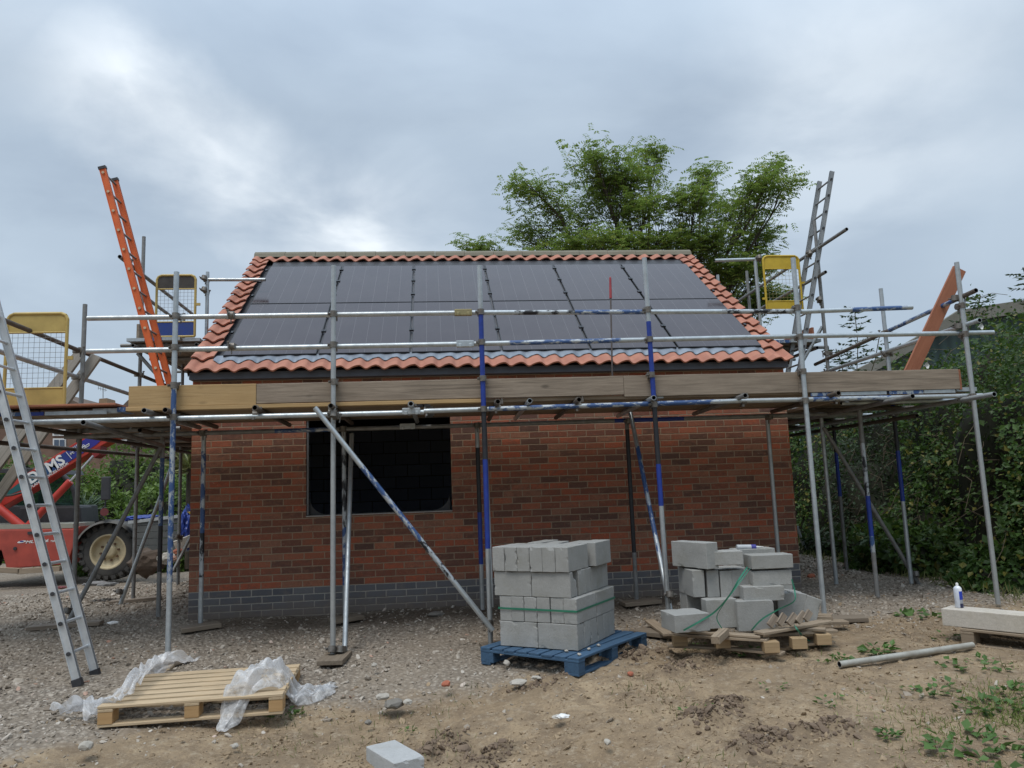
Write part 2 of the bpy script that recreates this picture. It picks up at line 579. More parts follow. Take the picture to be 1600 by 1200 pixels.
def beam(name, p0, p1, w, t, mat, parent=None, up=(0, 0, 1), bevel=.003, wear=0.0):
    """board: length p0->p1, width w along local Y, thickness t along local Z"""
    m = frame_x(p0, p1, Vector(up))
    L = (Vector(p1) - Vector(p0)).length
    b = MB()
    n = max(1, int(L / .35)) if wear else 1
    xs = [-L / 2 + L * i / n for i in range(n + 1)]
    offs = [(random.uniform(-wear, wear), random.uniform(-wear, wear)) for _ in xs]
    vs = []
    for x, (oy, oz) in zip(xs, offs):
        for y, z in ((-w / 2, -t / 2), (w / 2, -t / 2), (w / 2, t / 2), (-w / 2, t / 2)):
            vs.append((x, y + oy, z + oz))
    fs = [(3, 2, 1, 0), tuple(4 * n + i for i in range(4))]
    for i in range(n):
        for j in range(4):
            fs.append((4 * i + j, 4 * i + (j + 1) % 4, 4 * i + 4 + (j + 1) % 4, 4 * i + 4 + j))
    b.add(vs, fs)
    me_o = b.build(name, mat, parent, m, bevel=0)
    if bevel:
        bm = bmesh.new(); bm.from_mesh(me_o.data)
        es = [e for e in bm.edges if len(e.link_faces) == 2 and e.calc_face_angle(0) > .6]
        bmesh.ops.bevel(bm, geom=es, offset=bevel, segments=1, affect='EDGES')
        bm.to_mesh(me_o.data); bm.free()
    return me_o


TUBE_R = .02415


def stube(name, p0, p1, parent, segs=None, base=None, r=TUBE_R):
    """scaffold tube, hollow at both ends; segs = [(from, to, material)] as fractions of its length"""
    p0, p1 = Vector(p0), Vector(p1)
    L = (p1 - p0).length
    ax = (p1 - p0).normalized()
    a = ax.cross(Vector((0, 0, 1)))
    if a.length < .02: a = ax.cross(Vector((0, 1, 0)))
    a.normalize(); c = ax.cross(a)
    base = base or GALV
    mats = [base, BLACKP]
    cuts = [(0, 1, base)]
    if segs:
        pts = sorted(set([0, 1] + [q for sg in segs for q in sg[:2]]))
        cuts = []
        for q0, q1 in zip(pts[:-1], pts[1:]):
            mm = base
            for sg in segs:
                if sg[0] <= (q0 + q1) / 2 <= sg[1]: mm = sg[2]
            cuts.append((q0, q1, mm))
    N = 14
    b = MB()
    for q0, q1, mm in cuts:
        if mm not in mats: mats.append(mm)
        mi = mats.index(mm)
        b.tube((0, 0, q0 * L), (0, 0, q1 * L), r, N, mi, cap=False)
    # open ends with wall thickness and a dark bore
    for z0, sgn in ((0, 1), (L, -1)):
        ri = r - .004
        o_ = [(r * cos(2 * pi * i / N), r * sin(2 * pi * i / N), z0) for i in range(N)]
        i_ = [(ri * cos(2 * pi * i / N), ri * sin(2 * pi * i / N), z0) for i in range(N)]
        d_ = [(ri * cos(2 * pi * i / N), ri * sin(2 * pi * i / N), z0 + sgn * .12) for i in range(N)]
        b.add(o_ + i_ + d_, [(i, (i + 1) % N, (i + 1) % N + N, i + N) for i in range(N)], 0)
        b.add(o_ + i_ + d_, [(i + N, (i + 1) % N + N, (i + 1) % N + 2 * N, i + 2 * N) for i in range(N)], 1)
        b.add(d_, [tuple(range(N))], 1)
    m = Matrix((a, c, ax)).transposed().to_4x4()
    m.translation = p0
    return b.build(name, mats, parent, m)


def np_mesh(name, V, Fc, mats, parent=None, smooth=False, mw=None, k=None):
    """fast mesh from arrays; Fc is (n, k) with one polygon size"""
    me = bpy.data.meshes.new(name)
    n, kk = Fc.shape
    me.vertices.add(len(V)); me.vertices.foreach_set('co', np.ascontiguousarray(V, dtype=np.float32).ravel())
    me.loops.add(n * kk); me.loops.foreach_set('vertex_index', np.ascontiguousarray(Fc, dtype=np.int32).ravel())
    me.polygons.add(n)
    me.polygons.foreach_set('loop_start', np.arange(0, n * kk, kk, dtype=np.int32))
    me.polygons.foreach_set('loop_total', np.full(n, kk, dtype=np.int32))
    me.polygons.foreach_set('use_smooth', np.full(n, smooth))
    me.update(calc_edges=True)
    return link(name, me, mats, parent, mw)


def leaf_mesh(name, C, D, S, mat, parent=None, aspect=.5, fold=.25, Nrm=None):
    """leaves at C pointing along D, length S; pointed, folded along the midrib"""
    n = len(C)
    D = D / (np.linalg.norm(D, axis=1, keepdims=True) + 1e-9)
    R = rng.normal(size=(n, 3)) if Nrm is None else Nrm
    W = np.cross(D, R); W /= (np.linalg.norm(W, axis=1, keepdims=True) + 1e-9)
    Nn = np.cross(W, D)
    S = S[:, None]
    base = C
    tip = C + D * S
    l = C + D * S * .42 + W * S * aspect * .5 + Nn * S * fold * .35
    r = C + D * S * .42 - W * S * aspect * .5 + Nn * S * fold * .35
    tip2 = tip - Nn * S * .08
    V = np.stack([base, l, tip2, r], axis=1).reshape(-1, 3)
    idx = np.arange(n)[:, None] * 4
    F = np.concatenate([idx + np.array([[0, 1, 2]]), idx + np.array([[0, 2, 3]])], axis=0)
    return np_mesh(name, V, F, mat, parent)


# ------------------------------------------------------------------ ground
GP = np.array([(-2.7, 9, -.0), (0, 9, 0), (2, 9, 0), (4.2, 9, 0), (-2.39, 7.3, -.14), (-.95, 7.3, -.19), (.47, 7.3, -.05), (2.15, 7.3, -.02),
               (3.69, 7.3, -.05), (5.48, 7.3, -.10), (-2.4, 6, -.28), (-1.2, 6, -.30), (.36, 6.8, -.225), (1.08, 6.19, -.235), (1.85, 7.1, -.225), (1.5, 6.65, -.235), (1.2, 6.9, -.225), (.8, 6.5, -.235), (1.7, 6.75, -.225),
               (-.3, 5.3, -.51), (-.1, 4.8, -.56), (-.5, 5.0, -.53), (.1, 5.3, -.5), (2.5, 6.2, -.14), (3.3, 6.3, -.13), (4.4, 6.6, -.13), (3, 5.6, -.22), (4.3, 6.0, -.18), (-3, 4, -.5), (0, 3, -.58),
               (4, 4, -.36), (0, 0, -.45), (-6, 15, -.15), (-4, 10.7, 0), (-3.9, 8.9, -.01), (-2.9, 6.9, -.19), (4.65, 8, -.02), (5.5, 8.75, -.03),
               (5.5, 10.15, 0.0), (6.5, 8, .0), (8, 8, .05), (7, 12, .05), (-8, 9, -.05), (-6, 6, -.25), (-9, 3, -.4), (7, 5, -.15), (7, 3, -.25),
               (-10, 18, -.15), (0, 16, 0), (12, 16, .1), (1.5, 4.5, -.42), (-1.5, 5, -.45), (2.6, 4.8, -.33)])


def gz0(x, y):
    x = np.asarray(x, float); y = np.asarray(y, float)
    d2 = (x[..., None] - GP[:, 0]) ** 2 + (y[..., None] - GP[:, 1]) ** 2
    w = np.exp(-d2 / (2 * .75 ** 2)) + 1e-3 / (1 + d2) ** 1.5
    return (w * GP[:, 2]).sum(-1) / w.sum(-1)


_perm = rng.permutation(512)
_val = rng.random(512)


def vnoise(x, y, sc, seed=0):
    x = np.asarray(x) * sc + seed * 17.31; y = np.asarray(y) * sc + seed * 9.7
    xi = np.floor(x).astype(int); yi = np.floor(y).astype(int)
    fx = x - xi; fy = y - yi
    fx = fx * fx * (3 - 2 * fx); fy = fy * fy * (3 - 2 * fy)
    h = lambda i, j: _val[(_perm[(i) & 511] + j) & 511]
    return (h(xi, yi) * (1 - fx) + h(xi + 1, yi) * fx) * (1 - fy) + (h(xi, yi + 1) * (1 - fx) + h(xi + 1, yi + 1) * fx) * fy - .5


# earth clods / ruts: (x, y, length, angle, height)
_c = []
for (pa, pb, hgt) in [((705, 1140), (720, 1160), .03), ((660, 1165), (700, 1148), .05), ((745, 1172), (790, 1158), .05), ((930, 1065), (1040, 1058), .05),
                      ((1030, 1090), (1105, 1070), .045), ((1080, 1148), (1130, 1140), .06), ((1120, 1130), (1160, 1128), .05), ((1160, 1180), (1190, 1172), .04),
                      ((1260, 1165), (1320, 1160), .05), ((820, 1105), (900, 1085), .03), ((1180, 1160), (1230, 1172), .04)]:
    a_ = at(*pa, Z=-.38); b_ = at(*pb, Z=-.38)
    _c.append((a_.x, a_.y, b_.x, b_.y, hgt))


def gravel_mask(x, y):
    # crushed stone apron: left and along the house; soil in the right foreground
    edge = 6.45 - .42 * np.clip(x + 1, -4, 0) * -1.0 + np.where(x > .5, .25 * np.minimum(x - .5, 3), 0)
    edge = np.where(x < -1, 6.45 - .62 * np.minimum(-1 - x, 2.2) , edge)
    m = 1 / (1 + np.exp(-(y - edge) * 3.2))
    return np.clip(m + vnoise(x, y, .9, 3) * .5, 0, 1)


def gz(x, y):
    x = np.asarray(x, float); y = np.asarray(y, float)
    z = gz0(x, y)
    near = np.clip((14 - y) / 4, 0, 1) * np.clip((x + 10) / 3, 0, 1)
    z = z + near * (vnoise(x, y, 1.3, 1) * .022 + vnoise(x, y, 3.7, 2) * .016 + vnoise(x, y, 9, 5) * .012 + vnoise(x, y, 17, 6) * .013)
    for (ax, ay, bx, by, hh) in _c:
        dx, dy = bx - ax, by - ay
        L2 = dx * dx + dy * dy
        t = np.clip(((x - ax) * dx + (y - ay) * dy) / L2, 0, 1)
        d2 = (x - ax - t * dx) ** 2 + (y - ay - t * dy) ** 2
        z = z + hh * np.exp(-d2 / .006) * (.55 + 1.6 * (vnoise(x, y, 16, 8) + .3)) - hh * .2 * np.exp(-((np.sqrt(d2) - .16) ** 2) / .003)
    return z


def axis(lo, hi, f0, f1, step, grow=1.25):
    a = list(np.arange(f0, f1 + 1e-6, step))
    s = step
    x = f0
    L = []
    while x > lo:
        s *= grow; x -= s; L.append(max(x, lo))
    s = step; x = a[-1]; Rr = []
    while x < hi:
        s *= grow; x += s; Rr.append(min(x, hi))
    return np.array(L[::-1] + a + Rr)


gx = axis(-1200, 1200, -4.6, 6.4, .028, 1.13)
gy = axis(-300, 2500, 3.0, 10.0, .028, 1.12)
GX, GY = np.meshgrid(gx, gy)
GZ = gz(GX.ravel(), GY.ravel())
V = np.stack([GX.ravel(), GY.ravel(), GZ], 1)
nx, ny = len(gx), len(gy)
ii = (np.arange(ny - 1)[:, None] * nx + np.arange(nx - 1)[None, :]).ravel()
Fg = np.stack([ii, ii + 1, ii + 1 + nx, ii + nx], 1)
ground = np_mesh('ground', V, Fg, GROUND, smooth=True)
tag(ground, kind='structure')
gmv = gravel_mask(V[:, 0], V[:, 1])
a_ = ground.data.attributes.new('gravel', 'FLOAT', 'POINT'); a_.data.foreach_set('value', gmv.astype(np.float32))
grn = np.clip((V[:, 0] - 2.2) / 2.5, 0, 1) * np.clip((6.4 - V[:, 1]) / 1.2, 0, 1) * .62 + np.clip((V[:, 0] - 5.7) / .8, 0, 1) * .6 + np.clip((V[:, 1] - 16) / 3, 0, 1) * .7
a_ = ground.data.attributes.new('green', 'FLOAT', 'POINT'); a_.data.foreach_set('value', np.clip(grn, 0, .75).astype(np.float32))
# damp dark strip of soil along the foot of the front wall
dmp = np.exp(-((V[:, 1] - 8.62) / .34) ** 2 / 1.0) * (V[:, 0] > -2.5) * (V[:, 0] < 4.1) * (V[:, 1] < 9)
for (ax, ay, bx, by, hh) in _c:
    dx, dy = bx - ax, by - ay
    t = np.clip(((V[:, 0] - ax) * dx + (V[:, 1] - ay) * dy) / (dx * dx + dy * dy), 0, 1)
    d2 = (V[:, 0] - ax - t * dx) ** 2 + (V[:, 1] - ay - t * dy) ** 2
    dmp = np.maximum(dmp, np.exp(-d2 / .012) * (.5 + .9 * vnoise(V[:, 0], V[:, 1], 12, 4)))
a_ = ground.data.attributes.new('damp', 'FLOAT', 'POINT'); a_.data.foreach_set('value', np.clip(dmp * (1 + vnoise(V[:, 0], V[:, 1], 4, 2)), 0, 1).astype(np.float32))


def G(x, y):
    return float(gz(np.array([x]), np.array([y]))[0])


# loose crushed stone (nobody could count it)
ico = bmesh.new(); bmesh.ops.create_icosphere(ico, subdivisions=1, radius=1)
IV = np.array([v.co[:] for v in ico.verts]); IF = np.array([[v.index for v in f.verts] for f in ico.faces]); ico.free()


def stones(name, X, Y, S, mat, sink=.25, flat=.55):
    n = len(X)
    Z = gz(X, Y)
    A = rng.random(n) * 2 * pi
    sc = np.stack([S * rng.uniform(.7, 1.5, n), S * rng.uniform(.6, 1.1, n), S * rng.uniform(flat * .7, flat * 1.3, n)], 1)
    P = IV[None] * (1 + rng.normal(0, .20, (n, len(IV), 1))) * sc[:, None]
    T = rng.normal(0, .35, (n, 2))
    P[:, :, 2] += P[:, :, 0] * T[:, :1] + P[:, :, 1] * T[:, 1:]
    c, s = np.cos(A)[:, None], np.sin(A)[:, None]
    x = P[:, :, 0] * c - P[:, :, 1] * s; y = P[:, :, 0] * s + P[:, :, 1] * c
    P[:, :, 0] = x + X[:, None]; P[:, :, 1] = y + Y[:, None]; P[:, :, 2] += (Z + sc[:, 2] * (1 - 2 * sink) * .5)[:, None]
    F = (IF[None] + (np.arange(n) * len(IV))[:, None, None]).reshape(-1, 3)
    return np_mesh(name, P.reshape(-1, 3), F, mat)


n = 135000
X = rng.uniform(-7, 6.3, n); Y = rng.uniform(3.2, 13.5, n)
m_ = gravel_mask(X, Y)
clump = vnoise(X, Y, 1.6, 7) + .5
prob = np.where(Y < 9, m_ ** 1.5 * (.35 + .9 * clump), m_ * .5) + .035 * clump ** 2
inside = (X > -2.75) & (X < 4.3) & (Y > 8.9)
under = np.exp(-((Y - 8.62) / .34) ** 2) * (X > -2.5) * (X < 4.1)
prob = prob * (1 - .8 * under)
keep = (rng.random(n) < prob) & ~inside
X, Y = X[keep], Y[keep]
S = np.exp(rng.normal(np.log(.0085), .48, len(X))) * np.where(Y > 9.5, 1.4, 1.0)
S = np.clip(S, .004, .030)
gs = stones('gravel', X, Y, S, STONEM); tag(gs, kind='stuff')
# crumbs of soil
n = 60000
X = rng.uniform(-3.5, 6.4, n); Y = rng.uniform(3.3, 8.2, n)
keep = rng.random(n) < (1 - gravel_mask(X, Y)) * np.clip(.15 + 1.6 * (vnoise(X, Y, 1.1, 21) + .25) + 1.2 * vnoise(X, Y, 4, 22), .06, 1)
X, Y = X[keep], Y[keep]
gs = stones('soil_crumbs', X, Y, np.clip(np.exp(rng.normal(np.log(.0065), .5, len(X))), .003, .022), m_plain('soil_crumb', (.34, .255, .165), (.22, .16, .10), .95, 0, 2), .35, .7); tag(gs, kind='stuff')
# dark torn-up clods along the wheel marks
cx, cy, cs_ = [], [], []
for (ax, ay, bx, by, hh) in _c:
    m0 = int(170 * hh / .05)
    t = rng.random(m0); sp_ = rng.normal(0, .06, (m0, 2))
    cx.append(ax + (bx - ax) * t + sp_[:, 0]); cy.append(ay + (by - ay) * t + sp_[:, 1]); cs_.append(np.exp(rng.normal(np.log(.0085), .55, m0)))
gs = stones('soil_clods', np.concatenate(cx), np.concatenate(cy), np.clip(np.concatenate(cs_), .005, .04), m_plain('dark_clod', (.20, .145, .10), (.12, .085, .06), .95, 0, 9, .6, 60), .3, .75); tag(gs, kind='stuff')
# rubble strip in the mid ground and coarse lumps
n = 1500
X = rng.uniform(-5, 4.2, n); Y = rng.uniform(4, 8.4, n)
keep = rng.random(n) < gravel_mask(X, Y) * .55 + .03
gs = stones('rubble', X[keep], Y[keep], np.clip(np.exp(rng.normal(np.log(.019), .38, keep.sum())), .010, .034), STONEM, .35, .5); tag(gs, kind='stuff')


# single stones and lumps one can point at
def lump(name, px, py, z, size, mat, label, cat, flat=.6, group=None):
    p = at(px, py, Z=z)
    g = G(p.x, p.y)
    p = at(px, py, Z=g)
    bm = bmesh.new(); bmesh.ops.create_icosphere(bm, subdivisions=2, radius=1)
    sd = random.random() * 50
    for v in bm.verts:
        d = 1 + .35 * mnoise.noise(v.co * 1.3 + Vector((sd, 0, 0))) + .12 * mnoise.noise(v.co * 4 + Vector((sd, 3, 0)))
        v.co = Vector((v.co.x * d * size, v.co.y * d * size * .8, v.co.z * d * size * flat))
    me = bpy.data.meshes.new(name); bm.to_mesh(me); bm.free()
    o = link(name, me, mat, None, Matrix.Translation((p.x, p.y, g + size * flat * .35)) @ Matrix.Rotation(random.random() * 6, 4, 'Z'))
    return tag(o, label, cat, group)


PALESTONE = m_concrete('pale_rubble', (.52, .49, .44), (.40, .37, .32), .6)
BRICKBIT = m_plain('broken_brick', (.42, .14, .08), (.30, .10, .06), .9, 0, 20, .4)
DSTONE = m_concrete('grey_rubble', (.30, .28, .25), (.2, .185, .165), .6)
lump('rubble_lump', 615, 1103, -.4, .085, DSTONE, 'flat broken lump of grey concrete on the bare soil above the single block', 'rubble', .45)
lump('rubble_lump', 598, 1090, -.4, .05, PALESTONE, 'small crumbling lump of grey mortar just behind the flat concrete lump', 'rubble', .5)
lump('rubble_lump', 637, 1098, -.4, .04, PALESTONE, 'pale crumb of mortar right beside the flat concrete lump', 'rubble', .5)
lump('rubble_lump', 810, 1068, -.35, .075, PALESTONE, 'crumbling heap of pale mortar on the soil in front of the blue pallet', 'rubble', .35)
lump('rubble_lump', 838, 1060, -.35, .04, PALESTONE, 'pale mortar crumb at the right end of the crumbling mortar heap', 'rubble', .4)
lump('brick_fragment', 697, 1070, -.35, .038, BRICKBIT, 'orange broken brick piece on the soil left of the blue pallet', 'brick')
lump('stone', 949, 1161, -.45, .028, PALESTONE, 'small white stone alone on bare soil near the bottom middle of the picture', 'stone')
lump('stone', 134, 1168, -.45, .05, PALESTONE, 'rounded pale stone in front of the pine pallet left of centre', 'stone')
lump('stone', 367, 1167, -.45, .028, PALESTONE, 'small whitish stone below the right end of the pine pallet', 'stone')
lump('stone', 792, 1038, -.3, .032, PALESTONE, 'white angular stone lying under the left side of the blue pallet', 'stone', .8)
lump('stone', 680, 961, -.05, .085, DSTONE, 'flat dark grey stone on the damp soil at the foot of the brick wall', 'stone', .35)
lump('stone', 585, 1040, -.3, .03, PALESTONE, 'pale round stone on soil right of the sole board', 'stone')
lump('stone', 872, 1120, -.4, .045, PALESTONE, 'flat whitish crushed stone in the worn soil before the blue pallet', 'stone', .25)
lump('brick_fragment', 985, 1054, -.3, .03, BRICKBIT, 'small reddish brick piece at the right front corner of the blue pallet', 'brick')
lump('brick_fragment', 1268, 902, 0, .06, BRICKBIT, 'two toned broken brick lying behind the rear right corner of the house wall', 'brick')
lump('stone', 575, 1130, -.45, .03, DSTONE, 'small grey stone just above the single concrete block', 'stone')

# ------------------------------------------------------------------ house
Y0, XL, XR = 8.92, -2.715, 4.26
YB = 8.92 + (12.08 - 8.92) * 2
EZ, RZ, EY, RY = 2.68, 5.03, 8.78, 12.08
house = empty('brick_house', (0.77, 12, 0), 'small single storey red brick house with terracotta pantile verges and solar panels filling the roof', 'house')
WH = 2.62
WX0, WX1, WZ0, WZ1 = -1.461, .178, 1.035, 2.135
T = .10


def quad_grid_wall(b, xs, zs, hole, y, flip=False):
    for i in range(len(xs) - 1):
        for j in range(len(zs) - 1):
            if (i, j) == hole: continue
            q = [(xs[i], y, zs[j]), (xs[i + 1], y, zs[j]), (xs[i + 1], y, zs[j + 1]), (xs[i], y, zs[j + 1])]
            b.add(q[::-1] if flip else q, [(0, 1, 2, 3)])


b = MB()
xs, zs = [XL, WX0, WX1, XR], [-.35, WZ0, WZ1, WH]
quad_grid_wall(b, xs, zs, (1, 1), Y0)
# reveals
rv = [(WX0, WZ0), (WX1, WZ0), (WX1, WZ1), (WX0, WZ1)]
for i in range(4):
    (x0, z0), (x1, z1) = rv[i], rv[(i + 1) % 4]
    b.add([(x0, Y0, z0), (x0, Y0 + T, z0), (x1, Y0 + T, z1), (x1, Y0, z1)], [(0, 1, 2, 3)])
b.build('wall', BRICK, house)
# gable walls, back wall
pitch = (RZ - EZ) / (RY - EY)
zt = lambda y: EZ - .12 + (min(y, 2 * RY - y) - EY) * pitch
DA, DB, DZ = 12.6, 14.4, 2.1  # unseen doorway added in the right gable to let light into the room
b = MB()
b.add([(XL, Y0 + .002, -.35), (XL, YB, -.35), (XL, YB, zt(YB)), (XL, RY, zt(RY)), (XL, Y0 + .002, zt(Y0))][::-1], [(0, 1, 2, 3, 4)])
b.build('wall', BRICK, house)
b = MB()
b.add([(XR, Y0 + .002, -.35), (XR, DA, -.35), (XR, DA, zt(DA)), (XR, RY, zt(RY)), (XR, Y0 + .002, zt(Y0))], [(0, 1, 2, 3, 4)])
b.add([(XR, DB, -.35), (XR, YB, -.35), (XR, YB, zt(YB)), (XR, DB, zt(DB))], [(0, 1, 2, 3)])
b.add([(XR, DA, DZ), (XR, DB, DZ), (XR, DB, zt(DB)), (XR, DA, zt(DA))], [(0, 1, 2, 3)])
b.build('wall', BRICK, house)
b = MB(); b.add([(XL, YB, -.35), (XR, YB, -.35), (XR, YB, WH), (XL, YB, WH)], [(3, 2, 1, 0)]); b.build('wall', BRICK, house)
# inner leaf of dark block, floor and ceiling: what the opening looks into
b = MB()
x0, x1, y0, y1 = XL + .3, XR - .3, Y0 + .30, YB - .3
hx = [x0, WX0 - .02, WX1 + .02, x1]; hz = [-.05, WZ0 - .02, WZ1 + .02, 2.5]
for yy, fl in ((Y0 + T + .05, False), (Y0 + .30, True)):
    quad_grid_wall(b, hx, hz, (1, 1), yy, fl)
b.add([(x0, y1, 0), (x1, y1, 0), (x1, y1, 2.5), (x0, y1, 2.5)], [(0, 1, 2, 3)])
b.add([(x0, y0, 0), (x0, y1, 0), (x0, y1, 2.5), (x0, y0, 2.5)], [(0, 1, 2, 3)])
b.add([(x1, y0, 0), (x1, DA, 0), (x1, DA, 2.5), (x1, y0, 2.5)], [(0, 1, 2, 3)])
b.add([(x1, DB, 0), (x1, y1, 0), (x1, y1, 2.5), (x1, DB, 2.5)], [(0, 1, 2, 3)])
b.add([(x1, DA, DZ), (x1, DB, DZ), (x1, DB, 2.5), (x1, DA, 2.5)], [(0, 1, 2, 3)])
k = NB('dark_inner_block')
X_, Y_, Z_ = k.sep()
br = k.n('TexBrick'); br.inputs['Scale'].default_value = 1; br.inputs['Brick Width'].default_value = .45; br.inputs['Row Height'].default_value = .225; br.inputs['Mortar Size'].default_value = .006
k.put(br.inputs['Vector'], k.comb(k.math('ADD', X_, Y_), Z_, 0))
k.put(br.inputs['Color1'], (.50, .55, .66)); k.put(br.inputs['Color2'], (.40, .44, .54)); k.put(br.inputs['Mortar'], (.10, .10, .11))
INNER = k.fin(br.outputs[0], .9)
b.build('inner_wall', INNER, house)
b = MB(); b.add([(x0, y0, 2.5), (x1, y0, 2.5), (x1, y1, 2.5), (x0, y1, 2.5)], [(0, 1, 2, 3)]); b.build('ceiling', DBLOCK, house)
b = MB(); b.add([(x0, y0, .02), (x1, y0, .02), (x1, y1, .02), (x0, y1, .02)], [(3, 2, 1, 0)]); b.build('floor', DBLOCK, house)
# black cavity membrane with round lower corners set in the opening
ys = Y0 + T + .003
b = MB()
N = 12; rr = .20
outer = [(WX0, WZ0), (WX1, WZ0), (WX1, WZ1), (WX0, WZ1)]
wi = .025
for sx, cx in ((-1, WX0 + wi), (1, WX1 - wi)):
    # corner fillet piece
    cxx = cx - sx * rr; czz = WZ0 + .02 + rr
    arc = [(cxx + sx * rr * sin(pi / 2 * i / N), czz - rr * cos(pi / 2 * i / N)) for i in range(N + 1)]
    corner = (cx, WZ0 + .02)
    for i in range(N):
        b.add([(arc[i][0], ys, arc[i][1]), (arc[i + 1][0], ys, arc[i + 1][1]), (corner[0], ys, corner[1])], [(0, 1, 2)])
b.box(((WX0 + WX1) / 2, ys, WZ0 + .01), (WX1 - WX0, .02, .02))
b.build('cavity_membrane', m_plain('black_membrane', (.03, .032, .038), (.02, .02, .024), .4), house)
b = MB(); b.box(((WX0 + WX1) / 2, Y0 + .045, WZ0 + .006), (WX1 - WX0 - .004, .12, .012)); b.build('window_sill', m_plain('pale_mortar_bed', (.42, .40, .37)), house)
b = MB(); b.box((WX0 + .012, Y0 + .06, (WZ0 + WZ1) / 2 + .008), (.018, .05, WZ1 - WZ0 - .02)); b.build('cavity_closer', m_plain('grey_closer', (.30, .31, .32)), house)
b = MB(); b.box(((WX0 + WX1) / 2, Y0 + .05, WZ1 - .006), (WX1 - WX0 - .01, .09, .008)); b.build('lintel', GALV, house)

# roof
S0 = Vector((0, EY, EZ)); SD = Vector((0, RY - EY, RZ - EZ)); SL = SD.length; SD.normalize(); SN = Vector((1, 0, 0)).cross(SD)


def rp(x, s, h):
    return Vector((x, 0, 0)) + S0 + SD * s + SN * h


b = MB()   # deck
RX0, RX1 = XL - .03, XR + .03
b.add([rp(RX0 + .02, .02, -.02), rp(RX1 - .02, .02, -.02), rp(RX1 - .02, SL, -.02), rp(RX0 + .02, SL, -.02)], [(0, 1, 2, 3)])
yb = 2 * RY - EY
b.add([(RX0 + .02, RY, RZ - .02), (RX1 - .02, RY, RZ - .02), (RX1 - .02, yb, EZ - .02), (RX0 + .02, yb, EZ - .02)], [(0, 1, 2, 3)])
roof = b.build('roof', m_plain('dark_roof_tray', (.035, .036, .04), (.05, .05, .05), .6), house)

GAUGE = .2255
PIT = .2055
NCOL = int(round((RX1 - RX0) / PIT)); PIT = (RX1 - RX0) / NCOL


def prof(u):
    # pantile: narrow roll and wide pan, handed like the real ones
    u = u % 1.0
    return .046 * (.5 + .5 * cos(2 * pi * (u - .12 - .07 * sin(2 * pi * u)))) ** 1.15


def tile_block(b, c0, c1, s0, s1, lift=.02, Nn=14):
    """one course over columns c0..c1 (in tiles), covering slope s0..s1, lower edge raised"""
    n = int((c1 - c0) * Nn)
    us = [c0 + (c1 - c0) * i / n for i in range(n + 1)]
    top, bot, under = [], [], []
    for u in us:
        x = RX0 + u * PIT
        h = prof(u)
        ti = math.floor(u - .15)
        jit = (hash((ti, round(s0 * 50))) % 100 / 100 - .5) * .016
        bot.append(rp(x, s0 + jit - .012, h + lift + .018))
        under.append(rp(x, s0 + jit - .008, h + lift - .002))
        top.append(rp(x, s1 + .02, h + .004))
    m = n + 1
    vs = bot + top + under
    fs = []
    for i in range(n):
        fs.append((i, i + 1, m + i + 1, m + i))
    b.add(vs, fs, 0, True)
    b.add(vs, [(2 * m + i, 2 * m + i + 1, i + 1, i) for i in range(n)], 0)
    # closed sides
    b.add(vs, [(0, m, 2 * m), (n, 2 * m + n, m + n)], 0)


b = MB()
nc = int(SL // GAUGE)
sg = [i * GAUGE for i in range(nc)] + [SL - .07]
sg = [SL * i / 16.0 - .0 for i in range(17)]
for i in range(16):
    s0, s1 = sg[i], sg[i + 1]
    if i == 0:
        s0 = -.05
        tile_block(b, 0, NCOL, s0, s1)
    elif i == 15:
        tile_block(b, 0, NCOL, s0 - .05, s1 - .02)
    else:
        tile_block(b, 0, 1.22, s0, s1, .026)
        tile_block(b, NCOL - 1.22, NCOL, s0, s1, .026)
# back slope as plain courses
for i in range(18):
    s0, s1 = SL * i / 18, SL * (i + 1) / 18
    vs = []
    for u2 in range(NCOL * 4 + 1):
        x = RX0 + u2 * PIT / 4; h = prof(u2 / 4)
        for s_, hh in ((s0, h + .03), (s1, h + .006)):
            p = rp(x, s_, hh); vs.append((p.x, 2 * RY - p.y, p.z))
    b.add(vs, [(2 * j, 2 * j + 1, 2 * j + 3, 2 * j + 2) for j in range(NCOL * 4)], 0, True)
b.build('roof_tiles', TILE, house)
# mortar bedding strip along the edge of each verge
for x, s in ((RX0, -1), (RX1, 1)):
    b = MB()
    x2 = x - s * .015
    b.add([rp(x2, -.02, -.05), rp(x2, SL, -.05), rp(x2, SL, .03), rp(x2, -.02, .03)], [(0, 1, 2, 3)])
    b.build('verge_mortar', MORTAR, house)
# ridge: flat capping of bedded mortar
b = MB()
nseg = 15
for i in range(nseg):
    xa = RX0 - .01 + (RX1 - RX0 + .02) * i / nseg; xb_ = RX0 - .01 + (RX1 - RX0 + .02) * (i + 1) / nseg - .004
    pr = [(-.13, -.045), (-.10, .02), (-.045, .062), (0, .075), (.045, .062), (.10, .02), (.13, -.045)]
    vs = [(xa, RY + y, RZ + .015 + z) for y, z in pr] + [(xb_, RY + y, RZ + .015 + z + .004) for y, z in pr]
    fs = [(j, j + 7, j + 8, j + 1) for j in range(6)] + [tuple(range(7)), tuple(range(13, 6, -1))]
    b.add(vs, fs)
b.build('ridge_capping', m_concrete('olive_grey_ridge', (.26, .245, .19), (.19, .175, .135), .6), house)
# fascia + eaves felt
b = MB()
b.box(((XL + XR) / 2, EY + .012, EZ - .042), (XR - XL + .0, .022, .078), mi=0)
b.build('fascia', FASCIA, house)
b = MB(); b.box(((XL + XR) / 2, EY + .085, EZ - .076), (XR - XL, .12, .010)); b.build('soffit', FASCIA, house)
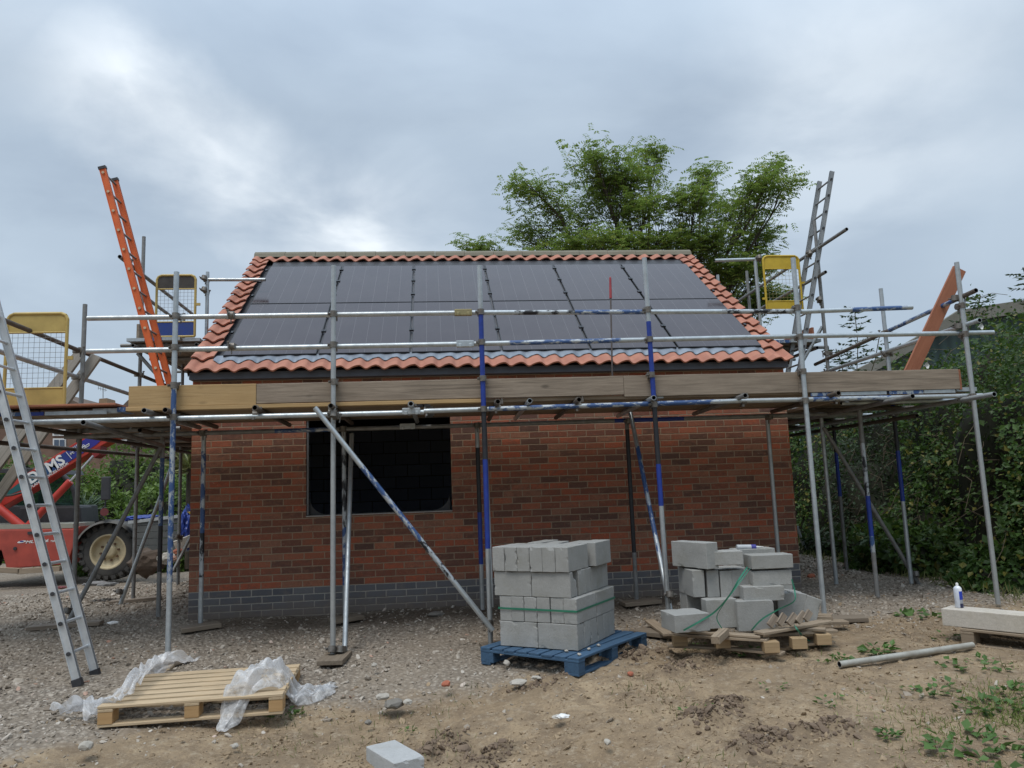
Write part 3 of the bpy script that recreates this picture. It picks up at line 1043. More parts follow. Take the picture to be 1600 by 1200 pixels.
# gable ladder: side closing of eaves at the verge
# lead apron between bottom tiles and panels
b = MB()
n = NCOL * 10
vs = []
for i in range(n + 1):
    u = 1.25 + (NCOL - 2.5) * i / n
    x = RX0 + u * PIT
    h = prof(u)
    vs.append(rp(x, .165, h + .026 + .002 * sin(i * 1.7)))
    vs.append(rp(x, .235, h * .55 + .04 + .003 * sin(i * .9)))
    vs.append(rp(x, .34, .042))
b.add(vs, [(3 * i, 3 * i + 3, 3 * i + 4, 3 * i + 1) for i in range(n)] + [(3 * i + 1, 3 * i + 4, 3 * i + 5, 3 * i + 2) for i in range(n)], 0, True)
b.build('flashing', LEAD, house)
# side and top flashings of the array
b = MB()
PX0, PX1 = -2.42, 4.05
b.add([rp(RX0 + 1.0 * PIT, .2, .0), rp(PX0 + .01, .2, .012), rp(PX0 + .01, 3.6, .012), rp(RX0 + 1.0 * PIT, 3.6, .0)], [(0, 1, 2, 3)])
b.add([rp(PX1 - .01, .2, .012), rp(RX1 - 1.0 * PIT, .2, .0), rp(RX1 - 1.0 * PIT, 3.6, .0), rp(PX1 - .01, 3.6, .012)], [(0, 1, 2, 3)])
b.add([rp(PX0, 3.44, .022), rp(PX1, 3.44, .022), rp(PX1, 3.80, .03), rp(PX0, 3.80, .03)], [(0, 1, 2, 3)])
b.build('flashing', m_plain('dark_flashing', (.05, .05, .057), (.03, .032, .036), .5, .2), house)
# rails strips between the panel columns (bright backing with black clamps)
PW = (PX1 - PX0) / 6
rows = [(.30, 1.885), (1.905, 3.425)]
CLAMPS = []
RAILM = m_plain('rail_grey', (.13, .13, .14), (.09, .09, .1), .5, .3)
for c in range(7):
    x = PX0 + c * PW
    if 0 < c < 6:
        b = MB(); b.add([rp(x - .03, .30, .03), rp(x + .03, .30, .03), rp(x + .03, 3.42, .03), rp(x - .03, 3.42, .03)], [(0, 1, 2, 3)]); b.build('panel_rail', RAILM, house)
    for s in (.55, .95, 1.45, 2.2, 2.75, 3.25):
        for dx in ((-.013, .013) if 0 < c < 6 else ((-.02 if c == 0 else .02),)):
            p = rp(x + dx, s, .068)
            Rm = Matrix((Vector((1, 0, 0)), SD, SN)).transposed()
            mwc = Rm.to_4x4(); mwc.translation = p; CLAMPS.append(mwc)
clm = None
for mwc in CLAMPS:
    if clm is None:
        b = MB(); b.box((0, 0, 0), (.03, .055, .02)); clm = b.build('panel_clamp', PFRAME, house, mwc).data
    else: link('panel_clamp', clm, PFRAME, house, mwc)
Rm = Matrix((Vector((1, 0, 0)), SD, SN)).transposed().to_4x4()
for r_, (sa, sb) in enumerate(rows):
    for c in range(6):
        xa, xb_ = PX0 + c * PW + .014, PX0 + (c + 1) * PW - .014
        ctr = rp((xa + xb_) / 2, (sa + sb) / 2, .062)
        w_, l_ = xb_ - xa, sb - sa
        mw = Rm.copy(); mw.translation = ctr
        b = MB()
        b.box((0, 0, -.012), (w_, l_, .03))
        f_ = b.build('solar_panel', PFRAME, house, mw)
        g = MB(); g.add([(-w_ / 2 + .008, -l_ / 2 + .008, .0045), (w_ / 2 - .008, -l_ / 2 + .008, .0045), (w_ / 2 - .008, l_ / 2 - .008, .0045), (-w_ / 2 + .008, l_ / 2 - .008, .0045)], [(0, 1, 2, 3)])
        g.build('glass', PANEL, f_, mw)

# ------------------------------------------------------------------ scaffold
sc = empty('scaffold', (.77, 9, 0), 'galvanised tube scaffold with timber boards wrapped round the small brick house', 'scaffold')
FY = 7.3
pX = [-2.39, -.935, .47, 2.13, 3.69, 5.475]
pXb = [-2.387, -.959, .465, 2.155, 3.686, 5.486]
pT = [3.404, 3.455, 3.445, 3.513, 3.503, 3.444]


def fz(z, z0, z1): return (z - z0) / (z1 - z0)


cfg = {0: [(.55, 2.32, BLUEW)], 1: [], 2: [(1.35, 2.02, BLACKP), (.72, 1.55, BLUEP), (2.02, 2.98, BLUEP)], 3: [(1.45, 2.08, BLACKP), (2.08, 2.86, BLUEP), (1.05, 1.45, BLUEP)], 4: [], 5: []}
for i in range(6):
    z0 = G(pXb[i], FY) + .03
    stube('standard', (pXb[i], FY, z0), (pX[i], FY, pT[i]), sc, [(fz(a, z0, pT[i]), fz(c, z0, pT[i]), m) for a, c, m in cfg[i]])
OFF = FY - .05   # ledgers and rails run on the near face... of the standards
# guard rails (inside face) and main ledger
RB = FY + .05
stube('guard_rail', (-3.195, RB, 2.98), (.40, RB, 2.985), sc)
stube('guard_rail', (.40, RB, 2.985), (3.75, RB, 2.955), sc, [(.12, .30, BLACKW), (.30, .52, BLUEW), (.75, .98, BLACKW)])
stube('guard_rail', (3.75, RB, 2.95), (4.96, RB, 2.98), sc, [(.45, .95, BLUEW)])
stube('guard_rail', (-3.19, RB, 2.668), (.42, RB, 2.675), sc)
stube('guard_rail', (.42, RB, 2.675), (3.6, RB, 2.695), sc, [(.1, .45, BLUEW)])
stube('guard_rail', (3.6, RB, 2.695), (5.83, RB, 2.70), sc)
stube('ledger', (-5.6, RB, 2.025), (-.1, RB, 2.02), sc)
stube('ledger', (-.1, RB, 2.03), (3.0, RB, 2.05), sc, [(.2, .95, BLUEW)])
stube('ledger', (3.0, RB, 2.05), (5.62, RB, 2.04), sc, [(.3, .62, BLUEW)])
# inner row
inn = [(-2.49, 1.94, [(.9, 1.75, BLUEW), (.45, .9, BLACKW)]), (-1.0, 1.94, [(.9, 1.75, BLACKW), (.3, .9, BLUEW)]), (.47, 1.94, [(1.0, 1.7, BLACKP), (.45, 1.0, BLUEP)]), (2.186, 1.96, [(.5, 1.85, BLACKP)]), (3.86, 1.96, [])]
for x, zt_, sg_ in inn:
    z0 = G(x, 8.6) + .03
    stube('standard', (x, 8.6, z0), (x, 8.6, zt_ + .04), sc, [(fz(a, z0, zt_), fz(c, z0, zt_), m) for a, c, m in sg_], base=DKGALV if x == 2.186 else None)
stube('ledger', (-3.9, 8.55, 1.98), (-.4, 8.55, 1.98), sc, [(.62, .8, BLUEW)], base=DKGALV)
stube('ledger', (-.4, 8.55, 1.98), (5.0, 8.55, 2.0), sc, [(.45, .6, BLUEP)], base=DKGALV)
# transoms: ends stick out past the ledger under the toe board
for px, py in ((398, 641), (517, 638), (642, 637), (778, 629), (828, 629), (905, 628), (1022, 627), (1165, 624), (1310, 612), (258, 640), (225, 641)):
    p = at(px, py, Y=7.17)
    stube('transom', (p.x, 7.17, 2.083), (p.x + .02, 8.75, 2.06), sc, base=random.choice([GALV, DKGALV, RUSTY]))
# returns: left
LO, LI = -3.94, -3.06
for x, y, zt_, sg_ in ((LO, 7.32, 2.3, []), (-3.91, 8.92, 3.51, []), (-3.95, 10.7, 4.91, []), (-3.9, 12.3, 4.2, []), (LI, 9.02, 2.1, [(1.0, 1.75, BLUEW), (.5, 1.0, BLACKP)]), (LI, 10.6, 4.37, []), (-3.05, 12.5, 4.6, []), (-3.86, 13.9, 3.6, [])):
    z0 = G(x, y) + .02
    stube('standard', (x, y, z0), (x, y, zt_), sc, [(fz(a, z0, zt_), fz(c, z0, zt_), m) for a, c, m in sg_], base=random.choice([GALV, DKGALV]))
stube('guard_rail', (LO, 6.6, 2.98), (LO - .04, 12.4, 2.98), sc, base=RUSTY)
stube('guard_rail', (LO, 6.3, 2.68), (LO - .05, 11.9, 2.68), sc)
stube('ledger', (LO + .05, 6.9, 2.02), (LO + .05, 14, 2.02), sc, base=RUSTY)
stube('ledger', (LI + .05, 8.2, 2.0), (LI + .05, 14, 2.0), sc, base=RUSTY)
stube('ledger', at(130, 660, Y=7.0), at(255, 697, Y=8.9), sc, base=DKGALV)
stube('ledger', (LO - .7, 7.1, 1.93), (LO - .1, 12.5, 1.93), sc, base=RUSTY)
for y in (7.9, 8.95, 9.8, 10.65, 11.6, 12.5):
    stube('transom', (-4.15, y, 2.075), (-2.85, y, 2.075), sc, base=random.choice([GALV, RUSTY, DKGALV]))
# returns: right
RO, RI = 5.5, 4.65
for x, y, zt_, sg_ in ((RI, 8.0, 2.08, [(1.05, 1.62, BLACKW), (.62, 1.05, BLUEP), (.45, .62, BLUEW)]), (4.73, 9.0, 2.08, []), (5.52, 8.75, 3.55, [(1.55, 2.0, BLACKP), (.95, 1.55, BLUEP), (2.0, 2.4, BLUEP)]), (5.5, 10.15, 4.93, [(1.0, 1.6, BLUEP), (1.6, 2.0, BLACKP), (2.2, 2.7, BLUEP)]), (4.77, 10.6, 4.50, []), (4.85, 12.3, 4.75, []), (5.5, 12.6, 4.9, []), (4.75, 13.9, 4.6, [])):
    z0 = G(x, y) + .02
    stube('standard', (x, y, z0), (x, y, zt_), sc, [(fz(a, z0, zt_), fz(c, z0, zt_), m) for a, c, m in sg_], base=random.choice([GALV, GALV, DKGALV]))
stube('guard_rail', (5.5, 7.1, 3.09), (5.5, 10.5, 2.89), sc, [(.1, .45, BLUEW)], base=RUSTY)
stube('guard_rail', (5.5, 7.1, 2.78), (5.5, 10.5, 2.735), sc)
stube('ledger', (5.38, 6.87, 2.0), (5.44, 12.4, 2.0), sc, base=GALV)
stube('ledger', (4.536, 6.86, 2.0), (4.72, 12.4, 1.98), sc, base=DKGALV)
stube('ledger', (5.45, 8.2, 1.92), (5.47, 13, 1.93), sc, base=RUSTY)
for y in (7.95, 8.7, 9.6, 10.3, 11.4, 12.4):
    stube('transom', (4.42, y, 2.06), (5.75, y, 2.06), sc, base=random.choice([GALV, RUSTY, DKGALV]))
# braces
p0 = at(492, 637, Y=7.2); p1 = at(770, 985, Y=7.2)
stube('brace', p0, p1, sc, [(.27, .60, BLUEW), (.60, .78, BLACKW)])
stube('brace', (-.905, 8.52, 1.92), (-.86, 7.36, G(-.86, 7.36) + .05), sc)
stube('brace', at(985, 645, Y=8.55), at(1048, 955, Y=7.37), sc, [(.2, .75, BLUEW)])
stube('brace', at(757, 660, Y=8.3), at(768, 950, Y=7.4), sc)
stube('brace', at(1287, 668, Y=8.8), at(1437, 915, Y=8.8), sc, base=DKGALV)
stube('brace', at(256, 690, Y=9.0), at(100, 985, Y=8.75), sc, base=DKGALV)
stube('brace', at(268, 730, Y=10.4), at(187, 947, Y=10.4), sc)
stube('brace', at(318, 800, Y=12.6), at(270, 893, Y=12.2), sc, base=DKGALV)
stube('brace', at(1245, 822, Y=12.4), at(1263, 872, Y=12.4), sc)
# upper (gable) lifts
UL, UR = 3.42, 3.22
for y in (10.55, 11.6, 12.8):
    stube('transom', (-4.15, y, UL - .07), (-2.75, y, UL - .07), sc, base=DKGALV)
    stube('transom', (4.45, y, UR - .07), (5.75, y, UR - .07), sc, base=DKGALV)
for x, z in ((-3.9, UL - .12), (-3.1, UL - .12), (4.7, UR - .12), (5.45, UR - .12)):
    stube('ledger', (x, 10.3, z), (x, 14, z), sc, base=DKGALV)
stube('guard_rail', at(187, 401, X=-3.68), at(300, 490, X=-3.76), sc, base=DKGALV)
stube('guard_rail', at(232, 468, X=-3.9), at(275, 500, X=-3.95), sc, base=DKGALV)
stube('guard_rail', at(322, 437, Y=10.6), at(415, 437, Y=10.6), sc)
stube('guard_rail', at(1117, 407, Y=10.6), at(1186, 405, Y=10.6), sc)
pA = at(1323, 358, X=5.45)
stube('guard_rail', pA, (5.45, 13.6, pA.z - .05), sc, base=DKGALV)
stube('guard_rail', at(1290, 425, X=5.45), (5.45, 13.4, at(1290, 425, X=5.45).z), sc, base=DKGALV)
stube('brace', at(215, 552, Y=10.6), at(255, 597, Y=10.6), sc, base=DKGALV)
stube('brace', at(1285, 510, Y=10.2), at(1240, 590, Y=10.4), sc)
# boards
bi = 0


def board(p0, p1, mat=None, w=.222, t=.038, bands=True):
    o = beam('scaffold_board', p0, p1, w, t, mat or UNDERW, sc, wear=.003)
    if bands:
        L = (Vector(p1) - Vector(p0)).length
        m = _W[o.name]
        for s in (-1, 1):
            b = MB(); b.box((s * (L / 2 - .03), 0, 0), (.075, w + .004, t + .004))
            b.build('board_end_band', random.choice([GALV, BLUEW, GALV]), o, m)
    return o


for j in range(6):
    y = 7.50 + j * .228
    for (xa, xb_) in ((-5.4, -4.05), (-2.93, -.1), (-.09, 2.2), (2.21, 4.48)):
        o = random.uniform(-.02, .02)
        board((xa + (0 if xa < -4 else o), y, 2.122), (xb_ - .005, y, 2.122), bands=(xa == -.09 or j == 0))
for j in range(5):
    x = -3.96 + j * .232
    for (ya, yb_) in ((7.42, 10.3), (10.31, 13.9)):
        board((x, ya, 2.118), (x, yb_, 2.118), bands=j in (0, 4))
    if j < 4:
        board((x + .05, 10.4 + random.uniform(-.06, .06), UL - .022), (x + .05, 13.9, UL - .022), GREYW)
for j in range(5):
    x = 4.60 + j * .226
    for (ya, yb_) in ((7.42, 10.2), (10.21, 13.0)):
        board((x, ya, 2.118), (x, yb_, 2.118), bands=j in (0, 4))
    if j < 4:
        board((x + .1, 10.3 + random.uniform(-.06, .06), UR - .022), (x + .1, 13.6, UR - .022), GREYW)
# toe boards on edge
TY = 7.378


def toe(xa, xb_, z0, z1, mat, y=TY, lab=None):
    zc = (z0 + z1) / 2
    o = beam('toe_board', (xa, y, zc), (xb_, y, zc), .038, abs(z1 - z0), mat, sc, wear=.002)
    if lab: o['label'] = lab
    return o


toe(-2.812, -1.664, 2.137, 2.334, TOEW, lab='clean yellow pine toe board at the left end')
toe(-1.662, 1.862, 2.143, 2.330, GREYW, lab='weathered grey brown toe board')
toe(1.864, 3.66, 2.122, 2.330, GREYW, lab='weathered grey brown toe board')
toe(3.662, 5.40, 2.118, 2.325, GREYW, lab='weathered grey brown toe board')
beam('scaffold_board', (-2.83, 7.40, 2.118), (.45, 7.40, 2.118), .10, .036, TOEW, sc, wear=.002)
beam('toe_board', (5.435, 7.4, 2.22), (5.435, 8.9, 2.22), .03, .21, REDW, sc)
beam('toe_board', (5.46, 10.4, UR + .1), (5.46, 13.2, UR + .1), .035, .2, REDW, sc)
beam('toe_board', (-3.9, 10.45, UL + .1), (-3.9, 13.2, UL + .1), .035, .2, GREYW, sc)
beam('scaffold_board', (-4.6, 7.55, 2.165), (-2.9, 7.55, 2.165), .5, .02, REDW, sc)
# bands painted on board edges at the left corner
for (xa, xb_, m) in ((-4.05, -3.75, BLUEW), (-3.75, -3.55, BLUEP), (-3.55, -3.0, GALV)):
    b = MB(); b.box(((xa + xb_) / 2, 7.375, 2.10), (xb_ - xa - .01, .006, .034)); b.build('board_end_band', m, sc)
for (xa, xb_, m) in ((3.78, 4.05, BLUEW), (4.05, 4.6, GALV), (4.62, 5.0, BLUEW), (5.0, 5.35, GALV)):
    b = MB(); b.box(((xa + xb_) / 2, 7.372, 2.098), (xb_ - xa - .01, .006, .034)); b.build('board_end_band', m, sc)

# couplers (one shape, shared)
cb = MB()
cb.tube((-.028, 0, 0), (.028, 0, 0), .034, 10)
cb.tube((0, .05, -.028), (0, .05, .028), .034, 10)
cb.box((0, .025, 0), (.05, .05, .045))
cb.tube((-.02, -.045, .035), (-.02, -.045, -.05), .007, 6)
cb.box((-.02, -.045, .035), (.022, .022, .014))
cb.tube((.045, .05, .0), (.045, .09, 0), .007, 6)
cb.box((.045, .05, 0), (.018, .03, .022))
cb.tube((.0, .0, -.03), (.0, .0, -.075), .006, 6)
cme = bpy.data.meshes.new('coupler'); cme.from_pydata(cb.v, [], cb.f); cme.polygons.foreach_set('use_smooth', cb.sm); cme.update()
cme.materials.append(m_plain('coupler_steel', (.23, .22, .20), (.12, .10, .085), .5, .5, 25, .3))


def coupler(p, rz=0, rx=0, sub=None):
    o = bpy.data.objects.new('coupler', cme); col.objects.link(o)
    mw = Matrix.Translation(p) @ Matrix.Rotation(rz, 4, 'Z') @ Matrix.Rotation(rx, 4, 'X')
    o.parent = sc; o.matrix_parent_inverse = world(sc).inverted(); o.matrix_basis = mw
    return o


for i in range(6):
    for z in (2.98, 2.68, 2.03):
        if i == 5 and z > 2.9: z = 2.98
        t_ = (z) / 3.5
        x = pXb[i] + (pX[i] - pXb[i]) * t_
        coupler((x, FY + .05, z), 0 if i % 2 else pi, 0) if False else coupler((x, FY + .05 - .05 * 0, z), pi, 0)
    if i in (0, 1, 2, 3, 4): coupler((pX[i], FY + .05, 2.325), pi)
for y in (8.92, 10.7):
    for z in (2.98, 2.68, 2.02): coupler((LO + .0, y, z), pi / 2)
for y in (8.75, 10.15):
    for z in (2.99, 2.73, 2.0): coupler((5.5, y, z), -pi / 2)
coupler((5.48, 7.33, 3.07), pi / 2); coupler((5.48, 7.33, 2.77), pi / 2); coupler((5.45, 7.33, 2.0), pi / 2)
for x, *_ in inn: coupler((x, 8.57, 1.98), pi)
for px, py in ((398, 641), (517, 638), (642, 637), (778, 629), (905, 628), (1022, 627), (1165, 624), (1310, 612)):
    p = at(px, py, Y=7.3); coupler((p.x, FY + .06, 2.045), 0, pi / 2)
for px, py, Y in ((525, 650, 7.27), (765, 975, 7.27), (522, 1015, 7.3), (535, 1015, 7.33), (1047, 930, 7.3), (1430, 898, 8.8), (110, 955, 8.9), (190, 925, 10.4), (1265, 398, 10), (200, 407, 9.4), (280, 840, 11.5), (322, 437, 10.6), (322, 455, 10.6), (1186, 405, 10.6), (1280, 470, 10.1)):
    coupler(at(px, py, Y=Y), pi * .9, .3)
for px in (360,):
    coupler(at(361, 492, Y=7.3), .0); coupler(at(362, 541, Y=7.3), 0)
# sleeve couplers at tube joints
for x, z, y in ((.30, 2.985, RB), (.31, 2.673, RB), (-.22, 2.03, RB), (-.3, 1.99, 8.55)):
    b = MB(); b.box((x, y - .012, z), (.17, .055, .062)); b.box((x - .05, y - .045, z - .018), (.03, .02, .035)); b.box((x + .05, y - .045, z - .018), (.03, .02, .035))
    b.build('sleeve_coupler', m_plain('brassy_zinc', (.38, .33, .17), (.26, .22, .12), .45, .5) if z > 2.9 else GALV, sc, bevel=.006)


# safety gates hung on the scaffold
def gate(x0, x1, y, z0, z1, top_h, bot_h, fm, tm, bm_, label, rot=0, mesh_m=None):
    W, Hh = x1 - x0, z1 - z0
    org = Vector((x0, y, z0))
    mw = Matrix.Translation(org) @ Matrix.Rotation(rot, 4, 'Z')
    b = MB()
    r = .017
    for xx in (0, W): b.tube((xx, 0, 0), (xx, 0, Hh - .06), r, 8)
    b.tube((.06, 0, Hh), (W - .06, 0, Hh), r, 8); b.tube((0, 0, 0), (W, 0, 0), r, 8)
    b.path([(0, 0, Hh - .06), (.018, 0, Hh - .02), (.06, 0, Hh)], r, 8)
    b.path([(W, 0, Hh - .06), (W - .018, 0, Hh - .02), (W - .06, 0, Hh)], r, 8)
    b.tube((0, 0, bot_h), (W, 0, bot_h), .01, 6); b.tube((0, 0, Hh - top_h), (W, 0, Hh - top_h), .01, 6)
    b.box((W + .035, 0, Hh * .52), (.06, .02, .035)); b.box((-.03, 0, Hh * .25), (.05, .02, .03))
    f = b.build('safety_gate', fm, sc, mw); f['label'] = label
    b = MB(); b.box((W / 2, 0, Hh - top_h / 2), (W - .03, .008, top_h - .02)); b.build('top_plate', tm, f, mw)
    b = MB(); b.box((W / 2, 0, bot_h / 2), (W - .03, .008, bot_h - .02)); b.build('kick_plate', bm_, f, mw)
    b = MB()
    nx_ = int(W / .05); za, zb_ = bot_h, Hh - top_h
    for i in range(1, nx_): b.tube((W * i / nx_, .004, za), (W * i / nx_, .004, zb_), .0018, 4, cap=False)
    nz = int((zb_ - za) / .05)
    for i in range(1, nz): b.tube((.01, -.002, za + (zb_ - za) * i / nz), (W - .01, -.002, za + (zb_ - za) * i / nz), .0018, 4, cap=False)
    b.build('wire_mesh', mesh_m or DKGALV, f, mw)


gate(-4.16, -3.60, 7.85, 2.215, 3.15, .19, .19, YELLOW, YELLOW, YELLOW, 'ochre yellow wire mesh gate at the left access opening')
pg0, pg1 = at(243, 525, Y=10.45), at(306, 430, Y=10.45)
gate(pg0.x, pg1.x, 10.45, UL + .02, pg1.z, .19, .20, YELLOW, m_plain('dirty_dark_plate', (.06, .052, .045), (.035, .03, .026), .6), m_plain('scuffed_blue_plate', (.015, .05, .28), (.03, .06, .2), .5, 0, 12), 'gate with dark top plate and blue kick plate on the upper left platform')
pg0, pg1 = at(1199, 489, Y=10.35), at(1250, 400, Y=10.35)
gate(pg0.x, pg1.x - .03, 10.35, pg0.z, pg1.z, .19, .17, YELLOWB, YELLOWB, YELLOWB, 'bright yellow wire mesh gate on the upper right platform', mesh_m=m_plain('dull_yellow_wire', (.35, .30, .12)))


# ------------------------------------------------------------------ ladders
def ladder(name, foot, top, wid, label, stile_m, rung_m, rung_gap=.25, sw=.07, st=.028, r=.014, capm=None, foot_m=None, grp=None, first=.2, dots=None):
    """foot/top: middle-line points of the near stile; the second stile lies wid further along +Y"""
    foot, top = Vector(foot), Vector(top)
    e = empty(name, foot, label, 'ladder', grp)
    d = (top - foot); L = d.length; d.normalize()
    side = Vector((0, 1, 0)); side = (side - d * side.dot(d)).normalized()
    nrm = d.cross(side)
    for k_ in (0, 1):
        o_ = side * wid * k_
        m = frame_x(foot + o_, top + o_, side)
        b = MB(); b.box((0, 0, 0), (L, sw, st))
        b.box((0, sw / 2 - .004, 0), (L, .008, st + .012)); b.box((0, -sw / 2 + .004, 0), (L, .008, st + .012))
        s_ = b.build('stile', stile_m, e, m)
        if foot_m:
            b = MB(); b.box((-L / 2 + .02, 0, 0), (.06, sw + .012, st + .02)); b.build('foot', foot_m, s_, m)
        if capm:
            b = MB(); b.box((L / 2 - .005, 0, 0), (.035, sw + .014, st + .022)); b.build('end_cap', capm, s_, m)
    nr = int((L - first) / rung_gap)
    for i in range(nr + 1):
        p = foot + d * (first + i * rung_gap)
        if (p - top).length < .05: continue
        b = MB(); b.tube(-side * .024, side * (wid + .024), r, 8)
        b.tube(-side * .030, -side * .022, r + .004, 8, mi=1)
        b.build('rung', [rung_m, dots or rung_m], e, Matrix.Translation(p))
    return e


nf, ff = at(122, 1070, Y=6.84), at(155, 1060, Y=7.1)
nt = at(0, 610, Y=6.84)
dirn = (nt - nf).normalized()
ladder('aluminium_ladder', nf, nf + dirn * 4.0, .33, 'long aluminium ladder standing on the gravel and leaning left against the scaffold corner', ALU, ALU, .252, .062, .026, .014, None, DARKP, first=.26, dots=DARKP)
pf, pt = at(250, 597, Y=9.3), at(160, 262, Y=9.3)
d_ = (pt - pf).normalized(); pf2 = pf - d_ * ((pf.z - 2.15) / d_.z)
ladder('orange_ladder', pf2, pt, .36, 'orange fibreglass ladder leaning out over the left gable lift', ORANGE, DKGALV, .25, .075, .03, .013, DARKP, DARKP, dots=m_plain('pale_rung_end', (.6, .45, .3)))
pt, pm = at(1300, 268, Y=10.0), at(1249, 580, Y=10.0)
d_ = (pt - pm).normalized(); pf2 = pm - d_ * ((pm.z - 2.15) / d_.z)
ladder('grey_ladder', pf2, pt, .36, 'tall grey aluminium ladder leaning right over the right gable lift', m_plain('dull_aluminium', (.33, .345, .35), (.25, .26, .27), .5, .5), DKGALV, .25, .06, .026, .013, None, DARKP, dots=DARKP)

# ------------------------------------------------------------------ sole boards
SOLEW = m_wood('soiled_board', (.25, .205, .155), (.16, .125, .09), .5, .8)
SB = [(-2.387, 7.3, .35, .2, .9, GREYW, 'new looking timber sole board under the outer left corner standard', 1), (-.93, 7.22, .36, .225, 1.45, SOLEW, 'thick timber sole board under the paired tubes in front of the window opening', 1),
      (.55, 7.35, .35, .2, .1, SOLEW, 'timber sole board behind the left corner of the blue pallet', 1), (2.05, 7.3, .55, .2, -.9, SOLEW, 'split timber board under the blue and black standard between the block stacks', 1),
      (-2.45, 8.45, .38, .22, .45, SOLEW, 'square sole board at the left foot of the brick wall', 1), (-.98, 8.55, .32, .22, .5, SOLEW, 'small sole board on damp soil under the window opening', 1),
      (2.2, 8.5, .42, .22, .1, SOLEW, 'pale sole board between the two block stacks against the wall', 1), (-3.9, 8.75, .7, .16, .1, GREYW, 'dark plank under the standard beside the aluminium ladder', 1),
      (3.75, 7.22, .55, .2, -.25, SOLEW, 'weathered board under the standard right of the broken pallet', 1), (-3.9, 10.65, .6, .16, .2, GREYW, 'short plank under the far left standard near the machine wheel', 1)]
for x, y, L, w, rz, m, lab, _ in SB:
    z = max(G(x, y), G(x + .15 * cos(rz), y + .15 * sin(rz))) + .022
    o = beam('sole_board', (x - cos(rz) * L / 2, y - sin(rz) * L / 2, z), (x + cos(rz) * L / 2, y + sin(rz) * L / 2, z + .01), w, .04, m, wear=.002)
    tag(o, lab, 'board')

# ------------------------------------------------------------------ loose planks and bits on the scaffold
o = beam('plank', at(1405, 620, Y=7.75), at(1499, 420, Y=7.60), .145, .03, REDW, up=(0, -1, .1)); tag(o, 'reddish brown plank leaning on the right guard rails of the scaffold', 'plank')
for i, (pa, pb, lab) in enumerate([((151, 556), (30, 728), 'nearest of the three grey planks leaning on the left scaffold rail'), ((128, 548), (0, 722), 'middle of the three grey planks leaning on the left scaffold rail'), ((112, 570), (-30, 742), 'farthest of the three grey planks leaning on the left scaffold rail')]):
    Yp = 9.0 + i * .32
    a_, c_ = at(*pa, Y=Yp), at(*pb, Y=Yp)
    dd = (c_ - a_).normalized(); c_ = a_ + dd * ((a_.z - 0) / -dd.z)
    o = beam('plank', a_, c_, .125, .038, m_wood('grey_driftwood_board%d' % i, (.36, .33, .29), (.24, .215, .18), .5, 1), up=(0, -1, .35), wear=.003); tag(o, lab, 'plank')
# red handled bar
b = MB(); pa, pb = at(957, 600, Y=7.6), at(953.5, 434, Y=7.75)
bar = empty('long_bar', pa, 'thin dark upright bar with a red tip standing behind the toe board before the panels', 'tool')
pb2 = pa.lerp(pb, .80)
pa0 = pa + (pa - pb).normalized() * .12
b.tube(pa0, pb2, .009, 8); b.build('shaft', m_plain('brown_shaft', (.10, .08, .07), (.07, .055, .05), .5), bar)
b = MB(); b.tube(pb2, pb, .015, 8, r1=.012); b.tube(pb, pb + (pb - pa).normalized() * .012, .012, 8, r1=.004); b.build('grip', m_plain('red_grip', (.32, .03, .035), (.25, .02, .03), .4), bar)
b = MB(); b.tube(at(350, 520, Y=10.8), at(337, 552, Y=10.8), .02, 6); b.build('timber_stick', PALE); tag(bpy.data.objects['timber_stick'], 'short pale stick poking up behind the left roof verge', 'stick')


# ------------------------------------------------------------------ concrete blocks
def block(loc, rot, dims, label, grp, chip=None, mat=None, ends=None):
    L, D, Hh = dims
    bm = bmesh.new()
    bmesh.ops.create_cube(bm, size=1)
    for v in bm.verts: v.co = Vector((v.co.x * L, v.co.y * D, v.co.z * Hh))
    bmesh.ops.bevel(bm, geom=list(bm.edges), offset=.004, segments=1, affect='EDGES')
    bmesh.ops.subdivide_edges(bm, edges=[e for e in bm.edges if e.calc_length() > .08], cuts=7, use_grid_fill=True)
    sd = random.random() * 99
    for v in bm.verts:
        p = v.co * 14 + Vector((sd, sd * .3, 0))
        nse = mnoise.noise_vector(p) * .0016
        edge = sum(1 for a_, h_ in zip(v.co, (L / 2, D / 2, Hh / 2)) if abs(a_) > h_ - .006)
        if edge >= 2:
            q = mnoise.noise(v.co * 22 + Vector((sd, 0, 0)))
            if q > .3: nse -= v.co.normalized() * (q - .3) * .03
        v.co += nse
        if chip:
            cpt, rad = chip
            d = (v.co - Vector(cpt)).length
            if d < rad: v.co += (Vector((0, 0, 0)) - v.co).normalized() * (rad - d) * .75
    bmesh.ops.recalc_face_normals(bm, faces=bm.faces)
    me = bpy.data.meshes.new('concrete_block'); bm.to_mesh(me); bm.free()
    mw = Matrix.Translation(loc) @ (rot if isinstance(rot, Matrix) else Matrix.Rotation(rot, 4, 'Z'))
    o = link('concrete_block', me, mat or BLOCKM, None, mw)
    return tag(o, label, 'block', grp)


# blue pallet with block stack
PC = Vector((1.08, 6.19, 0))     # front corner
e1 = Vector((.36, 6.84, 0)) - PC; e1.normalize()     # towards the left corner
e2 = Vector((-e1.y, e1.x, 0)); e2 = e2 if e2.x > 0 else -e2    # towards the right corner
gzp = min(G(PC.x, PC.y), G(.36, 6.84), G(1.85, 7.1))
PZ = -.215


